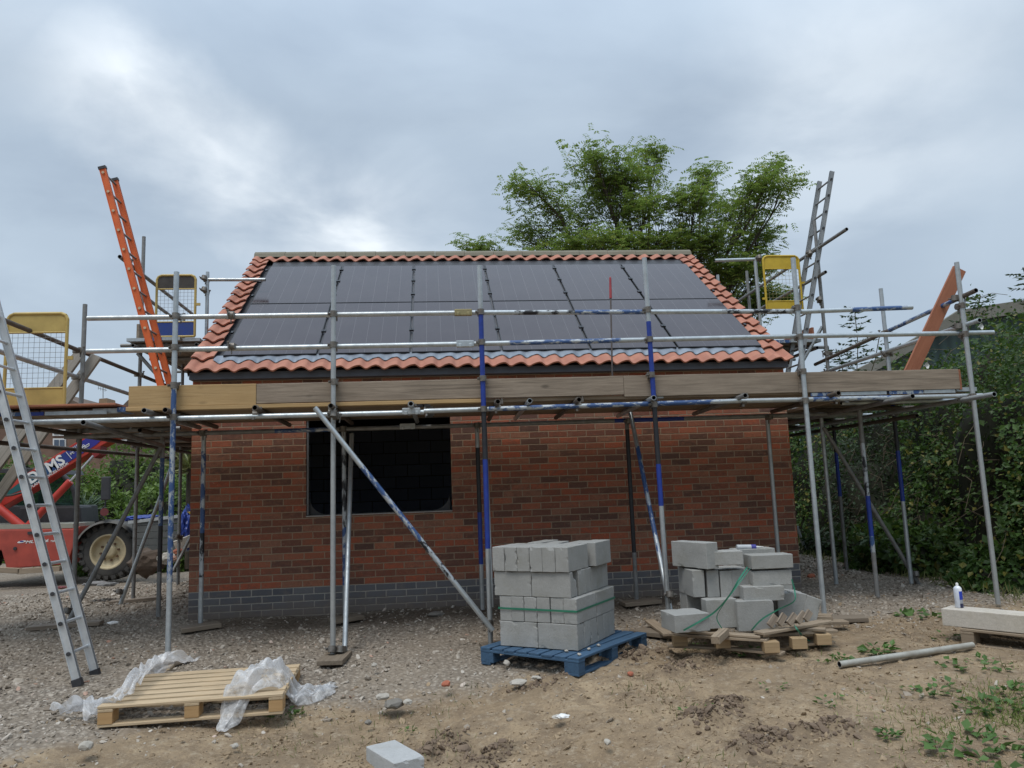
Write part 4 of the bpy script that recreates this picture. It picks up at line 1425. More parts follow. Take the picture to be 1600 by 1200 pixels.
def pallet(name, corner, ea, eb, La, Lb, z, mat, label, n_top=9, skip=(), deckw=.095, runner_along='b', bottoms=True, blockm=None, hh=.144, mid=True):
    """top boards run along ea; stringer boards along eb; nine blocks"""
    e = empty(name, (corner.x, corner.y, z), label, 'pallet')
    P = lambda a, b_, zz: corner + ea * a + eb * b_ + Vector((0, 0, z + zz))
    for i in range(n_top):
        if i in skip: continue
        bb = deckw / 2 + (Lb - deckw) * i / (n_top - 1)
        o = beam('deck_board', P(0 + random.uniform(-.004, .004), bb, hh - .011), P(La + random.uniform(-.004, .004), bb, hh - .011), deckw, .02, mat, e, wear=.0015)
    for a in (.05, La / 2, La - .05):
        beam('stringer_board', P(a, 0, hh - .032), P(a, Lb, hh - .032), .1, .02, mat, e, wear=.001)
        for bb in ((.07, Lb / 2, Lb - .07) if mid or a > .5 * La + .1 else (.07, Lb - .07)):
            q = P(a, bb, (hh - .042 + .02) / 2)
            Rz = Matrix((ea, eb, Vector((0, 0, 1)))).transposed().to_4x4()
            mw = Rz.copy(); mw.translation = q
            b = MB(); b.box((0, 0, 0), (.098, .135, hh - .062)); b.build('pallet_block', blockm or mat, e, mw, bevel=.004)
    for bb in (.055, Lb / 2, Lb - .055):
        if bottoms and (mid or bb != Lb / 2): beam('bottom_board', P(0, bb, .01), P(La, bb, .01), .1, .02, mat, e, wear=.001)
    return e


# deck boards run from front-left edge... towards the back right (along e2), seen end-on on the front-left face
blue = pallet('blue_pallet', PC, e2, e1, 1.18, .99, PZ, BLUEWOOD, 'blue painted timber pallet carrying the tall strapped stack of concrete blocks', 8, (), .105, mid=False)
for ch in list(blue.children):
    pass
# stack geometry
ZB = PZ + .146
SC = at(904, 1018, Z=ZB)
SLft = at(777, 1011, Z=ZB); SRgt = at(973, 990, Z=ZB)
_e = (SLft - SC).normalized(); _f = (SRgt - SC).normalized(); _g = Vector((-_f.y, _f.x, 0)); e1 = (_e + _g).normalized(); e2 = Vector((e1.y, -e1.x, 0)); e2 = e2 if e2.x > 0 else -e2
la = (SLft - SC).length; lb = (SRgt - SC).length
BL, BH = la / 2, .208
BT = .141 * lb / .85
nD = 6
words = ['nearest', 'second', 'third', 'fourth', 'fifth', 'farthest']
cname = ['bottom course', 'second course up', 'third course up', 'top course']
GRP = 'blocks stacked on the blue pallet'
rotA = atan2(e1.y, e1.x)


def sp(a, b_, z): return SC + e1 * a + e2 * b_ + Vector((0, 0, z))


for c in range(4):
    z = .001 + BH * (c + .5) + .001 * c
    oa = [(0, 0), (.0, .0), (.02, .0), (.035, 0)][c]
    if c in (0, 2):
        T_ = lb / 6
        sh = .035 if c == 2 else 0
        for a in range(2):
            for d in range(6):
                if a == 1 and d > 0 and c == 0 and d not in (1, 2, 3, 4, 5): continue
                chip = ((-BL / 2 + .0, -T_ / 2, BH / 2), .085) if (c == 2 and a == 0 and d == 0) else None
                side_ = 'right' if a == 0 else 'left'
                block(sp(la * (a + .5) / 2 + sh + random.uniform(-.004, .004) + (.012 if c == 2 else 0), T_ * (d + .5) + (.035 if c == 2 and d > 0 and a == 0 else 0) * (1 - d / 6), z), rotA + random.uniform(-.006, .006), (BL - .004, T_ - .003, BH - .002),
                      'grey block, %s from front, %s column, %s of the blue pallet stack%s' % (words[d], side_, cname[c], ', chipped' if chip else ''), GRP, chip)
    else:
        T_ = la / 6
        L_ = lb / 2
        for d in range(2):
            for a in range(6):
                if c == 3 and d == 1: continue
                block(sp(T_ * (a + .5) + (.045 if c == 3 else 0) + random.uniform(-.003, .003) , L_ * (d + .5) + (-.02 if c == 3 else 0) + random.uniform(-.006, .006), z), rotA, (T_ - .003, L_ - .004, BH - .002),
                      'grey block, %s from the right, %s row, %s of the blue pallet stack' % (words[a].replace('nearest', 'first').replace('farthest', 'sixth'), 'front' if d == 0 else 'back', cname[c]), GRP,
                      None, None)
        if c == 3:
            # loose back row, turned, leaving a gap
            for q, (a, bb, r_, l2, lab) in enumerate([(.10, lb * .78, 0, .38, 'wide grey block at the back right of the top course on the blue pallet'), (.46, lb * .70, .05, .38, 'grey block at the back middle of the top course on the blue pallet'),
                                                      (.66, lb * .90, .0, .38, 'grey block at the back left of the top course on the blue pallet')]):
                if q == 0:
                    block(sp(a - .02, bb - .02, z + .004), rotA + .03, (.16, l2, BH - .004), lab, GRP)
                    block(sp(a + .15, bb, z - .002), rotA, (.14, l2, BH - .01), 'grey block beside the gap at the back of the top course on the blue pallet', GRP)
                else:
                    block(sp(a, bb, z - .004), rotA + r_, (.14, l2, BH - .006), lab, GRP)
# green strap round the second course
b = MB()
zz = ZB + .0 + BH * 1.5
pts = [sp(la + .006, lb, 0), sp(la + .006, -.006, 0), sp(-.006, -.006, 0), sp(-.006, lb + .006, 0), sp(la + .006, lb + .006, 0)]
for q in range(4):
    p, r_ = pts[q].copy(), pts[q + 1].copy()
    off = Vector((0, 0, BH * 1.52))
    m_ = ((r_ - p).cross(Vector((0, 0, 1)))).normalized() * .002
    vs = [p + off + Vector((0, 0, -.008)), r_ + off + Vector((0, 0, -.008)), r_ + off + Vector((0, 0, .008)), p + off + Vector((0, 0, .008))]
    vs2 = [v + m_ for v in vs]
    b.add(vs + vs2, [(0, 1, 2, 3), (7, 6, 5, 4), (0, 4, 5, 1), (3, 2, 6, 7)])
tag(b.build('strap', GREENSTRAP), 'tight green plastic strap round the second course of the blue pallet stack', 'strap')
for q, (px, py) in enumerate(((885, 1017), (905, 1022), (920, 1014), (935, 1008))):
    cl_ = ['leftmost', 'second from left', 'third from left', 'rightmost'][q]
    p = at(px, py, Z=ZB + .01)
    bmx = bmesh.new(); bmesh.ops.create_icosphere(bmx, subdivisions=1, radius=.018)
    for v in bmx.verts: v.co += mnoise.noise_vector(v.co * 60 + Vector((q, 0, 0))) * .008; v.co.z *= .6
    me = bpy.data.meshes.new('concrete_chip'); bmx.to_mesh(me); bmx.free()
    o = link('concrete_chip', me, PALESTONE, None, Matrix.Translation(p))
    tag(o, cl_ + ' of four pale concrete crumbs on the front corner of the blue pallet', 'concrete chip', 'crumbs on the blue pallet')

# broken pallet with the tumbled blocks
GRP2 = 'blocks tumbled on the broken pallet'
bz = -.125
bp = empty('broken_pallet', at(1160, 1005, Z=bz), 'old broken pine pallet with split boards under the tumbled blocks', 'pallet')


def onp(px, py, z, **k): return at(px, py, Z=z)


def pb(name, a, c, w, t, m=PALW, parent=bp, up=(0, 0, 1)):
    return beam(name, a, c, w, t, m, parent, up=up, wear=.004)


dz = bz + .135
pb('deck_board', at(1052, 985, Z=dz), at(1190, 995, Z=dz), .10, .02)
pb('deck_board', at(1060, 976, Z=dz), at(1290, 984, Z=dz), .10, .02)
pb('deck_board', at(1070, 968, Z=dz), at(1300, 972, Z=dz), .10, .02)
pb('deck_board', at(1100, 955, Z=dz), at(1300, 962, Z=dz), .10, .02)
pb('deck_board', at(1185, 990, Z=dz + .028), at(1290, 970, Z=dz + .034), .11, .022)
pb('stringer_board', at(1140, 996, Z=dz - .022), at(1305, 985, Z=dz - .022), .09, .022)
pb('stringer_board', at(1048, 990, Z=dz - .022), at(1200, 1000, Z=dz - .022), .09, .022)
pb('bottom_board', at(1045, 1008, Z=bz + .012), at(1125, 1012, Z=bz + .012), .10, .02)
pb('bottom_board', at(1137, 1012, Z=bz + .012), at(1224, 1021, Z=bz + .012), .10, .02)
pb('bottom_board', at(1225, 1010, Z=bz + .012), at(1300, 1003, Z=bz + .012), .09, .02)
for (px, py) in ((1062, 1000), (1128, 1003), (1204, 1010), (1247, 1004), (1285, 998), (1110, 985), (1265, 985)):
    q = at(px, py, Z=bz + .065)
    b = MB(); b.box((0, 0, 0), (.12, .10, .085)); b.build('pallet_block', m_wood('pallet_block_wood', (.45, .32, .18), (.32, .22, .12), .4, 1) if px == 1062 else bpy.data.materials['pallet_block_wood'], bp, Matrix.Translation(q) @ Matrix.Rotation(-.15, 4, 'Z'), bevel=.004)
# loose boards
o = beam('broken_board', at(1015, 970, Z=-.08), at(1045, 992, Z=-.10), .10, .025, PALW, wear=.004); tag(o, 'splintered board lying left of the broken pallet', 'board')
o = beam('broken_board', at(1117, 1000, Z=dz + .01), at(1133, 987, Z=dz + .03), .07, .06, PALW, wear=.003); tag(o, 'short stub of timber resting on the front edge of the broken pallet', 'board')
o = beam('broken_board', at(1278, 972, Z=dz - .05), at(1322, 972, Z=dz - .06), .13, .03, PALW, wear=.003); tag(o, 'flat grey board sticking out right of the broken pallet', 'board')
o = beam('broken_board', at(1255, 965, Z=dz + .02), at(1300, 966, Z=dz + .0), .04, .03, PALW); tag(o, 'narrow stick lying across the right end of the broken pallet', 'board')
for i, (pa, pt_) in enumerate([((1202, 978), (1212, 962)), ((1217, 976), (1226, 960)), ((1232, 975), (1243, 960)), ((1246, 972), (1257, 957)), ((1258, 969), (1266, 955))]):
    o = beam('wood_wedge', at(*pa, Y=6.25), at(*pt_, Y=6.28), .055, .022, GREYW, up=(0, -1, 0)); tag(o, 'small upright board end leaning on the leaning blocks, number %s from the left' % ['one', 'two', 'three', 'four', 'five'][i], 'board', 'short board ends before the leaning blocks')

# tumbled blocks: px corner of the front face lower left, width px/height px give size & turn
th = .14


def tb(px, py, Y, yaw, dims, label, chip=None, tilt=0, tx=0):
    """px,py: centre of the block in the photograph at distance Y"""
    p = at(px, py, Y=Y)
    R = Matrix.Rotation(yaw, 4, 'Z') @ Matrix.Rotation(tilt, 4, 'Y') @ Matrix.Rotation(tx, 4, 'X')
    return block(p, R, dims, label, GRP2, chip)


YP = 6.42
tb(1070, 969, YP - .05, .10, (.30, .30, .14), 'flat concrete block alone at the front left corner of the broken pallet')
tb(1124, 957, YP + .08, .0, (.265, .14, .235), 'upright concrete block at the front of the broken pallet, left of the front pair')
tb(1177, 960, YP + .02, -.05, (.31, .14, .245), 'large upright concrete block at the front of the broken pallet, right of the front pair')
tb(1085, 942, YP + .45, .0, (.20, .20, .2), 'concrete block low at the back left of the tumbled pile behind the flat one')
xs_ = [(1080, 908), (1102, 908), (1122, 909), (1147, 907)]
for i, (px, py) in enumerate(xs_):
    tb(px, py, YP + .33, 0, (.105 if i < 3 else .19, .40, .225), 'concrete block standing end-on in the middle tier of the tumbled pile, %s from the left' % words[i].replace('nearest', 'first'))
tb(1085, 866, YP + .28, .42, (.135, .44, .22), 'tall concrete block sticking up at the top left corner of the tumbled pile')
tb(1127, 871, YP + .18, -.10, (.325, .20, .115), 'concrete block lying flat on top left of the tumbled pile next to the tall one')
tb(1200, 876, YP + .10, -.04, (.36, .2, .115), 'long concrete block at the very top right of the tumbled pile')
tb(1200, 901, YP + .12, -.03, (.34, .2, .125), 'concrete block second from the top on the right of the tumbled pile')
tb(1188, 925, YP + .08, -.12, (.34, .22, .12), 'concrete block third from the top on the right of the tumbled pile')
tb(1175, 865, YP + .55, .0, (.36, .2, .10), 'concrete block at the back top of the tumbled pile under the sealant tube')
tb(1170, 890, YP + .5, 0, (.25, .2, .2), 'concrete block hidden deep in the tumbled pile behind the green strap')
tb(1210, 915, YP + .5, 0, (.25, .2, .2), 'concrete block at the back right of the tumbled pile')
tb(1218, 945, YP + .30, -.1, (.13, .3, .24), 'concrete block on end behind the wood wedges, right of the large front block')
tb(1238, 945, YP + .30, -.1, (.13, .3, .24), 'leaning concrete block at the right of the tumbled pile, second from the right', tilt=.16)
tb(1258, 949, YP + .28, -.1, (.13, .3, .22), 'leaning concrete block at the far right end of the tumbled pile', tilt=.38)
# loose straps
def ribbon(name, pts, w, label, twist=0.0):
    """pts: world points; smooth ribbon"""
    P = [Vector(p) for p in pts]
    out = []
    n_ = len(P)
    for i in range(n_ - 1):
        p0_, p1_, p2_, p3_ = P[max(i - 1, 0)], P[i], P[i + 1], P[min(i + 2, n_ - 1)]
        for t in [j / 8 for j in range(8)]:
            out.append(.5 * ((2 * p1_) + (-p0_ + p2_) * t + (2 * p0_ - 5 * p1_ + 4 * p2_ - p3_) * t * t + (-p0_ + 3 * p1_ - 3 * p2_ + p3_) * t ** 3))
    out.append(P[-1])
    b = MB(); vs = []
    for i, p in enumerate(out):
        d = (out[min(i + 1, len(out) - 1)] - out[max(i - 1, 0)]).normalized()
        s = d.cross(Vector((0, 1, 0)))
        if s.length < .1: s = Vector((1, 0, 0))
        s.normalize()
        s = Matrix.Rotation(twist * sin(i * .25), 3, d) @ s
        vs += [p - s * w / 2, p + s * w / 2]
    b.add(vs, [(2 * i, 2 * i + 2, 2 * i + 3, 2 * i + 1) for i in range(len(out) - 1)], 0, True)
    return tag(b.build(name, GREENSTRAP), label, 'strap')


Yf = 6.22
ribbon('strap', [at(1168, 886, Y=Yf + .1), at(1155, 905, Y=Yf), at(1140, 930, Y=Yf), at(1118, 955, Y=Yf), at(1095, 970, Y=Yf), at(1068, 985, Y=Yf - .05)], .014, 'long loose green strap curving down the front of the tumbled pile', .3)
ribbon('strap', [at(1172, 888, Y=Yf + .1), at(1152, 915, Y=Yf - .03), at(1130, 945, Y=Yf - .04), at(1120, 965, Y=Yf), at(1128, 982, Y=Yf)], .008, 'short hooked green strap hanging beside the long one on the tumbled pile', .5)
ribbon('strap', [at(1237, 905, Y=Yf + .12), at(1242, 925, Y=Yf + .1), at(1240, 940, Y=Yf), at(1215, 953, Y=Yf - .06), at(1190, 968, Y=Yf - .06), at(1174, 985, Y=Yf - .04)], .012, 'green strap looping round the right front of the tumbled pile', .3)
ribbon('strap', [at(1238, 970, Z=dz + .08), at(1247, 985, Z=dz + .03), at(1262, 1000, Z=bz + .02), at(1285, 1008, Z=bz), at(1305, 1003, Z=bz)], .014, 'end of green strap trailing on the soil under the broken pallet', .2)
# sealant tube on the pile
p = at(1168, 855, Y=YP + .5)
st = empty('sealant_tube', p, 'white sealant cartridge with a blue band lying on top of the tumbled blocks', 'tube')
ax = Vector((1, -.05, -.03)).normalized()
b = MB(); b.tube(p - ax * .10, p + ax * .03, .024, 12); b.build('cartridge', m_plain('pale_grey_plastic', (.5, .52, .54), (.4, .42, .44), .4), st)
b = MB(); b.tube(p + ax * .03, p + ax * .075, .0245, 12); b.build('band', m_plain('violet_blue_band', (.06, .06, .30)), st)
b = MB(); b.tube(p + ax * .075, p + ax * .15, .012, 8, r1=.004); b.build('nozzle', WHITE, st)

# single block near the camera
tc = [at(571, 1166, Z=-.38), at(618, 1155, Z=-.38), at(664, 1182, Z=-.38), at(615, 1193, Z=-.38)]
ctr = sum(tc, Vector()) / 4
yaw = atan2((tc[3] - tc[0]).y, (tc[3] - tc[0]).x)
o = block((ctr.x, ctr.y, -.38 - .065), yaw, (.42, .21, .13), 'single clean grey concrete block lying on bare soil at the bottom edge of the picture', None, mat=m_concrete('bright_concrete', (.50, .51, .51), (.40, .41, .41), 1.2))
del_g = None

# pine pallet with film
A0 = at(152, 1104, Z=-.13); A1 = at(442, 1083, Z=-.13)
ea = (A1 - A0); ea.z = 0; LA = ea.length; ea.normalize()
eb = Vector((-ea.y, ea.x, 0))
pz = -.275
A0g = Vector((A0.x, A0.y, 0))
pine = pallet('pine_pallet', A0g, ea, eb, LA, .98, pz, PALE, 'clean pine pallet half wrapped in torn clear film, lying on the gravel', 7, (), .098, blockm=m_wood('orange_pine_block', (.56, .36, .17), (.42, .25, .11), .4, .8))
# its slatted top is tilted a little? keep flat


def film(name, U, Vn, fn, label):
    vs = []; fs = []
    for i in range(U + 1):
        for j in range(Vn + 1):
            vs.append(fn(i / U, j / Vn))
    for i in range(U):
        for j in range(Vn):
            a = i * (Vn + 1) + j
            fs.append((a, a + 1, a + Vn + 2, a + Vn + 1))
    b = MB(); b.add(vs, fs, 0, True)
    return tag(b.build(name, FILM), label, 'plastic film')


def nz(u, v, s, k_=0): return mnoise.noise(Vector((u * s + k_, v * s, k_ * 1.7)))


pt_z = pz + .15
q0, q1, q2 = at(140, 1128, Z=-.30), at(190, 1085, Z=-.1), at(240, 1045, Z=-.05)


def f1(u, v):
    # bunched ribbon from the soil by the front left corner up and over the left end of the deck
    P = [Vector((q0.x - .12, q0.y - .02, G(q0.x, q0.y) + .01)), A0g + ea * .06 + eb * .05 + Vector((0, 0, pt_z + .01)), A0g + ea * .10 + eb * .5 + Vector((0, 0, pt_z + .04)), A0g + ea * .06 + eb * .95 + Vector((0, 0, pt_z + .09)), A0g + ea * .25 + eb * 1.12 + Vector((0, 0, pt_z + .02))]
    t = u * (len(P) - 1); i = min(int(t), len(P) - 2); f = t - i
    c = P[i].lerp(P[i + 1], f)
    w = .34 - .12 * sin(u * pi) + .06 * sin(u * 9)
    s = (v - .5)
    c = c + ea * (s * w) + eb * (s * -.10)
    drop = max(0, -s - .1) * .55
    if u < .22: drop = 0
    fold = abs(nz(u * 2, v * 1, 4.5, 1)) * .11 + nz(u, v, 9, 2) * .012 + abs(sin(v * 15 + nz(u, v, 3) * 4)) * .024
    c.z += fold - drop * .8
    g = G(c.x, c.y) + .006 + .02 * abs(nz(u, v, 9, 4))
    if c.z < g: c.z = g
    return c


film('plastic_film', 90, 40, f1, 'crumpled clear film bunched over the left end of the pine pallet')


def f2(u, v):
    # heap spilling off the front right corner and trailing to the right
    L_ = A0g + ea * (LA * .66) + eb * -.02
    R_ = at(522, 1088, Z=-.33); R_.z = 0
    x = L_.lerp(R_, u)
    wv = (.42 if u < .5 else .42 - .5 * (u - .5)) * (1 if u > .08 else .5 + u * 6)
    c = x + Vector((.05, 1, 0)) * ((v - .35) * wv) + Vector((nz(u, v, 5, 7) * .06, nz(u, v, 5, 8) * .05, 0))
    on = 1 / (1 + math.exp(-((c - A0g).dot(eb) - .01) * 40)) * (1 / (1 + math.exp(((c - A0g).dot(ea) - LA) * 40)))
    g = G(c.x, c.y)
    z = max(g, g * (1 - on) + (pt_z) * on)
    peak = .12 * math.exp(-((u - .30) / .2) ** 2 - ((v - .5) / .4) ** 2)
    rim = min(1, 6 * min(u, 1 - u, v, 1 - v) + .1)
    z += .008 + peak + rim * (abs(nz(u * 2, v, 5, 3)) * .10 + abs(nz(u, v, 7, 5)) * .04 + abs(sin(u * 20 + v * 9 + nz(u, v, 3) * 5)) * .022)
    c.z = z
    return c


film('plastic_film', 90, 60, f2, 'big crumpled heap of clear film spilling off the right end of the pine pallet')

# stray pieces near pallet
o = beam('sole_board', at(255, 1045, Z=-.16), at(285, 1025, Z=-.14), .11, .03, PALE); tag(o, 'pale short board behind the pine pallet at the foot of a blue grey standard', 'board')

# lintel on its pallet, can
lt0, lt1 = at(1472, 954, Z=.12), at(1600, 965, Z=.12)
ld = (at(1600, 990, Z=-.05) - at(1474, 977, Z=-.05)); ld.z = 0; ld.normalize()
ls = Vector((-ld.y, ld.x, 0))
base = at(1473, 978, Z=-.02)
pal2 = pallet('old_pallet', Vector((base.x, base.y, 0)) + ld * .14 - ls * .02, ld, ls, 1.1, .8, -.165, PALW, 'weathered pallet under the long pale concrete lintel', 7, (), .1)
b = MB(); b.box((0, 0, 0), (1.5, .22, .14))
mw = Matrix((ld, ls, Vector((0, 0, 1)))).transposed().to_4x4(); mw.translation = Vector((base.x, base.y, -.018 + .072)) + ld * .75 + ls * .11
lin = b.build('concrete_lintel', LINTELM, None, mw, bevel=.006); tag(lin, 'long pale concrete lintel lying on a weathered pallet at the right edge', 'lintel')
cp = Vector((base.x, base.y, 0)) + ld * .10 + ls * .13
cz = -.018 + .144
can = empty('spray_can', (cp.x, cp.y, cz), 'blue and white spray can with a white nozzle standing on the pale lintel', 'can')
N = 20


def lathe(name, prof_, mat, parent, org, n=20, mats=None):
    b = MB(); vs = []
    for r, z in prof_:
        vs += [(r * cos(2 * pi * i / n), r * sin(2 * pi * i / n), z) for i in range(n)]
    fs = []
    for j in range(len(prof_) - 1):
        for i in range(n):
            fs.append((j * n + i, j * n + (i + 1) % n, (j + 1) * n + (i + 1) % n, (j + 1) * n + i))
    b.add(vs, fs, 0, True)
    b.add(vs, [tuple(range(n - 1, -1, -1)), tuple(range((len(prof_) - 1) * n, len(prof_) * n))])
    return b.build(name, mat, parent, Matrix.Translation(org))


k = NB('can_print'); X_, Y_, Z_ = k.sep()
cl = k.ramp(Z_, [(0, (.015, .02, .08)), (.035, (.35, .37, .42)), (.065, (.02, .05, .42)), (.135, (.75, .76, .80))], 'CONSTANT')
cl = k.mix(k.math('LESS_THAN', X_, -.012), cl, (.62, .66, .74))
CANP = k.fin(cl, .3)
body = lathe('can_body', [(.030, 0), (.0325, .003), (.0325, .155), (.030, .162), (.020, .175), (.014, .178)], CANP, can, (cp.x, cp.y, cz))
lathe('nozzle', [(.011, .178), (.011, .198), (.006, .205)], WHITE, can, (cp.x, cp.y, cz), 12)

# scaffold tube lying on the soil
ta, tb_ = at(1312, 1044, Z=-.17), at(1520, 1009, Z=-.12)
ta.z = G(ta.x, ta.y) + .035; tb_.z = G(tb_.x, tb_.y) + .035
o = stube('loose_tube', ta, tb_, None, base=m_plain('muddy_pale_galvanised', (.42, .42, .38), (.30, .28, .24), .6, .3, 12, .3)); tag(o, 'muddy galvanised scaffold tube lying on the soil at the right', 'tube')

# ------------------------------------------------------------------ telehandler
TYY = 15.0
tele = empty('telehandler', at(60, 895, Y=TYY), 'red telehandler with its boom raised to the right, parked behind the left scaffold', 'telehandler')


def prism(name, px_pts, Yn, depth, mat, parent, bevel=0.01, dv=(0, 1, 0)):
    P = [at(x, y, Y=Yn) for x, y in px_pts]
    n_ = len(P)
    vs = P + [p + Vector(dv) * depth for p in P]
    b = MB(); b.add(vs, [tuple(range(n_)), tuple(range(2 * n_ - 1, n_ - 1, -1))] + [(i, i + n_, (i + 1) % n_ + n_, (i + 1) % n_) for i in range(n_)])
    c = sum(P, Vector()) / n_
    o = b.build(name, mat, parent, None, bevel=bevel, loc=c)
    bm = bmesh.new(); bm.from_mesh(o.data); bmesh.ops.recalc_face_normals(bm, faces=bm.faces); bm.to_mesh(o.data); bm.free()
    return o


Yn = TYY - .35
body = prism('chassis', [(-70, 828), (113, 826), (125, 822), (113, 858), (104, 882), (10, 889), (2, 860), (-70, 858)], Yn, .5, REDD, tele, .02)
prism('deck', [(-70, 821), (114, 818), (114, 825), (-70, 828)], Yn + .02, .9, GREYD, tele, .0)
prism('frame', [(-70, 835), (150, 832), (150, 870), (-70, 875)], Yn + .5, .7, m_plain('dark_red', (.2, .02, .015)), tele)
CABG = NB('cab_glass'); CABG.fin((.02, .05, .045), .08, 0, .5)
t_ = CABG.n('BsdfTransparent'); t_.inputs[0].default_value = (.45, .62, .55, 1); mx_ = CABG.n('MixShader'); mx_.inputs[0].default_value = .35
CABG.nt.links.new(t_.outputs[0], mx_.inputs[1]); CABG.nt.links.new(CABG.b.outputs[0], mx_.inputs[2]); CABG.nt.links.new(mx_.outputs[0], CABG.out.inputs[0]); CABG = CABG.m
prism('cab', [(-20, 790), (121, 790), (124, 819), (-20, 821)], Yn + 1.12, .9, DARKP, tele, .02)
prism('cab_roof', [(-10, 739), (-6, 733), (38, 731), (94, 734), (98, 741)], Yn + 1.1, .95, DARKP, tele, .01)
for dy_ in (1.14, 2.0):
    b = MB(); b.path([at(94, 738, Y=Yn + dy_), at(108, 752, Y=Yn + dy_), at(116, 768, Y=Yn + dy_), at(120, 792, Y=Yn + dy_)], .05, 8); b.build('cab_frame', DARKP, tele)
    b = MB(); b.path([at(43, 736, Y=Yn + dy_), at(43, 792, Y=Yn + dy_)], .03, 6); b.build('cab_post', DARKP, tele)
    b = MB(); b.path([at(-8, 736, Y=Yn + dy_), at(-15, 792, Y=Yn + dy_)], .045, 6); b.build('cab_post', DARKP, tele)
prism('cab_window', [(-12, 790), (-4, 741), (94, 741), (106, 753), (114, 769), (118, 790)], Yn + 1.15, .015, CABG, tele, 0)
prism('seat', [(58, 793), (60, 770), (68, 768), (72, 786), (96, 787), (96, 793)], Yn + 1.5, .45, DARKP, tele, .02)
prism('engine_cover', [(30, 793), (126, 792), (128, 820), (30, 821)], Yn + 1.10, .5, DARKP, tele, .02)
# boom
boomY = Yn + .25
boom = prism('boom', [(-60, 800), (-60, 778), (41, 740), (120, 690), (172, 657), (186, 668), (182, 683), (152, 700), (47.5, 766), (-10, 800)], boomY, .35, RED, tele, .012)
k = NB('boom_sticker')
X_, Y_, Z_ = k.sep()
cl = k.ramp(k.sr(X_, -1.2, .9), [(0, (.01, .14, .10)), (.35, (.01, .085, .11)), (.7, (.02, .03, .22)), (1, (.035, .025, .28))])
STK = k.fin(cl, .4)
st_ = prism('sticker', [(8, 771), (44, 744), (120, 694), (160, 669), (163, 683), (150, 695), (47, 760), (12, 774)], boomY - .008, .006, STK, boom, 0)


def text(txt, px0, py0, px1, py1, hpx, Yt, mat, parent, name='lettering', italic=0.0, bold=.0):
    """text whose baseline runs between two photograph points, on the plane Y=Yt"""
    cu = bpy.data.curves.new(name, 'FONT'); cu.body = txt; cu.size = 1; cu.offset = bold; cu.shear = italic; cu.resolution_u = 3; cu.extrude = .0
    tmp = bpy.data.objects.new('tmp_text', cu); col.objects.link(tmp)
    dg = bpy.context.evaluated_depsgraph_get()
    me = bpy.data.meshes.new_from_object(tmp.evaluated_get(dg))
    col.objects.unlink(tmp); bpy.data.objects.remove(tmp)
    xs_ = [v.co.x for v in me.vertices]; x0_, x1_ = min(xs_), max(xs_)
    a, c = at(px0, py0, Y=Yt), at(px1, py1, Y=Yt)
    d = (c - a); L = d.length; d.normalize()
    upv = Vector((-d.z, 0, d.x))
    hh = (at(px0, py0 - hpx, Y=Yt) - a).length / .72
    for v in me.vertices:
        p = a + d * ((v.co.x - x0_) / (x1_ - x0_) * L) + upv * (v.co.y * hh)
        v.co = p - a
    me.materials.clear()
    return link(name, me, mat, parent, Matrix.Translation(a))


text('DVMS', 48, 756, 103, 723, 17, boomY - .014, WHITE, st_, bold=.03)
text('PLANT SERVICES.CO.UK', 49, 763, 108, 724.5, 4, boomY - .014, WHITE, st_, bold=.02)
text('T: 01944', 108.5, 706, 128, 694, 4, boomY - .014, WHITE, st_, bold=.02)
text('M: 07850', 111, 711, 133, 697, 4, boomY - .014, WHITE, st_, bold=.02)
b = MB(); a_, c_ = at(103, 706, Y=boomY - .013), at(112, 717, Y=boomY - .013); b.tube(a_, c_, .006, 4); b.build('divider_line', WHITE, st_)
for (x_, y_) in ((128, 703), (134, 699.5)):
    b = MB()
    ps = [at(x_, y_, Y=boomY - .013), at(x_ + 5, y_ - 3, Y=boomY - .013), at(x_ + 5.5, y_ - 6.5, Y=boomY - .013), at(x_ + .5, y_ - 3.5, Y=boomY - .013)]
    for i in range(4): b.tube(ps[i], ps[(i + 1) % 4], .008, 4)
    b.build('logo_frame', WHITE, st_)
text('MLT 526', 40, 849, 76, 846.5, 4.2, Yn - .003, WHITE, body, italic=.3, bold=.03)
text('TURBO', 79, 847, 92, 846, 2.8, Yn - .003, WHITE, body, italic=.3, bold=.03)
c_ = at(34, 846.5, Y=Yn - .004)
b = MB(); vs = [c_ + Vector((.075 * cos(t), 0, .02 * sin(t) + .01 * cos(t))) for t in [2 * pi * i / 16 for i in range(16)]]; b.add(vs, [tuple(range(16))]); b.build('emblem', WHITE, body)
b = MB(); vs = [c_ + Vector((.0, -.002, .006)) + Vector((.035 * cos(t), 0, .011 * sin(t))) for t in [2 * pi * i / 16 for i in range(16)]]; b.add(vs, [tuple(range(16))]); b.build('emblem', BLUEP, body)
c_ = at(24, 857, Y=Yn); b = MB(); b.tube(c_ + Vector((0, .01, 0)), c_ - Vector((0, .02, 0)), .03, 12); b.build('bolt', DARKP, body)
b = MB(); a_, c_ = at(44, 833, Y=Yn), at(64, 832, Y=Yn); b.box((a_ + c_) / 2, ((c_ - a_).length, .05, .05)); b.build('latch', DARKP, body)
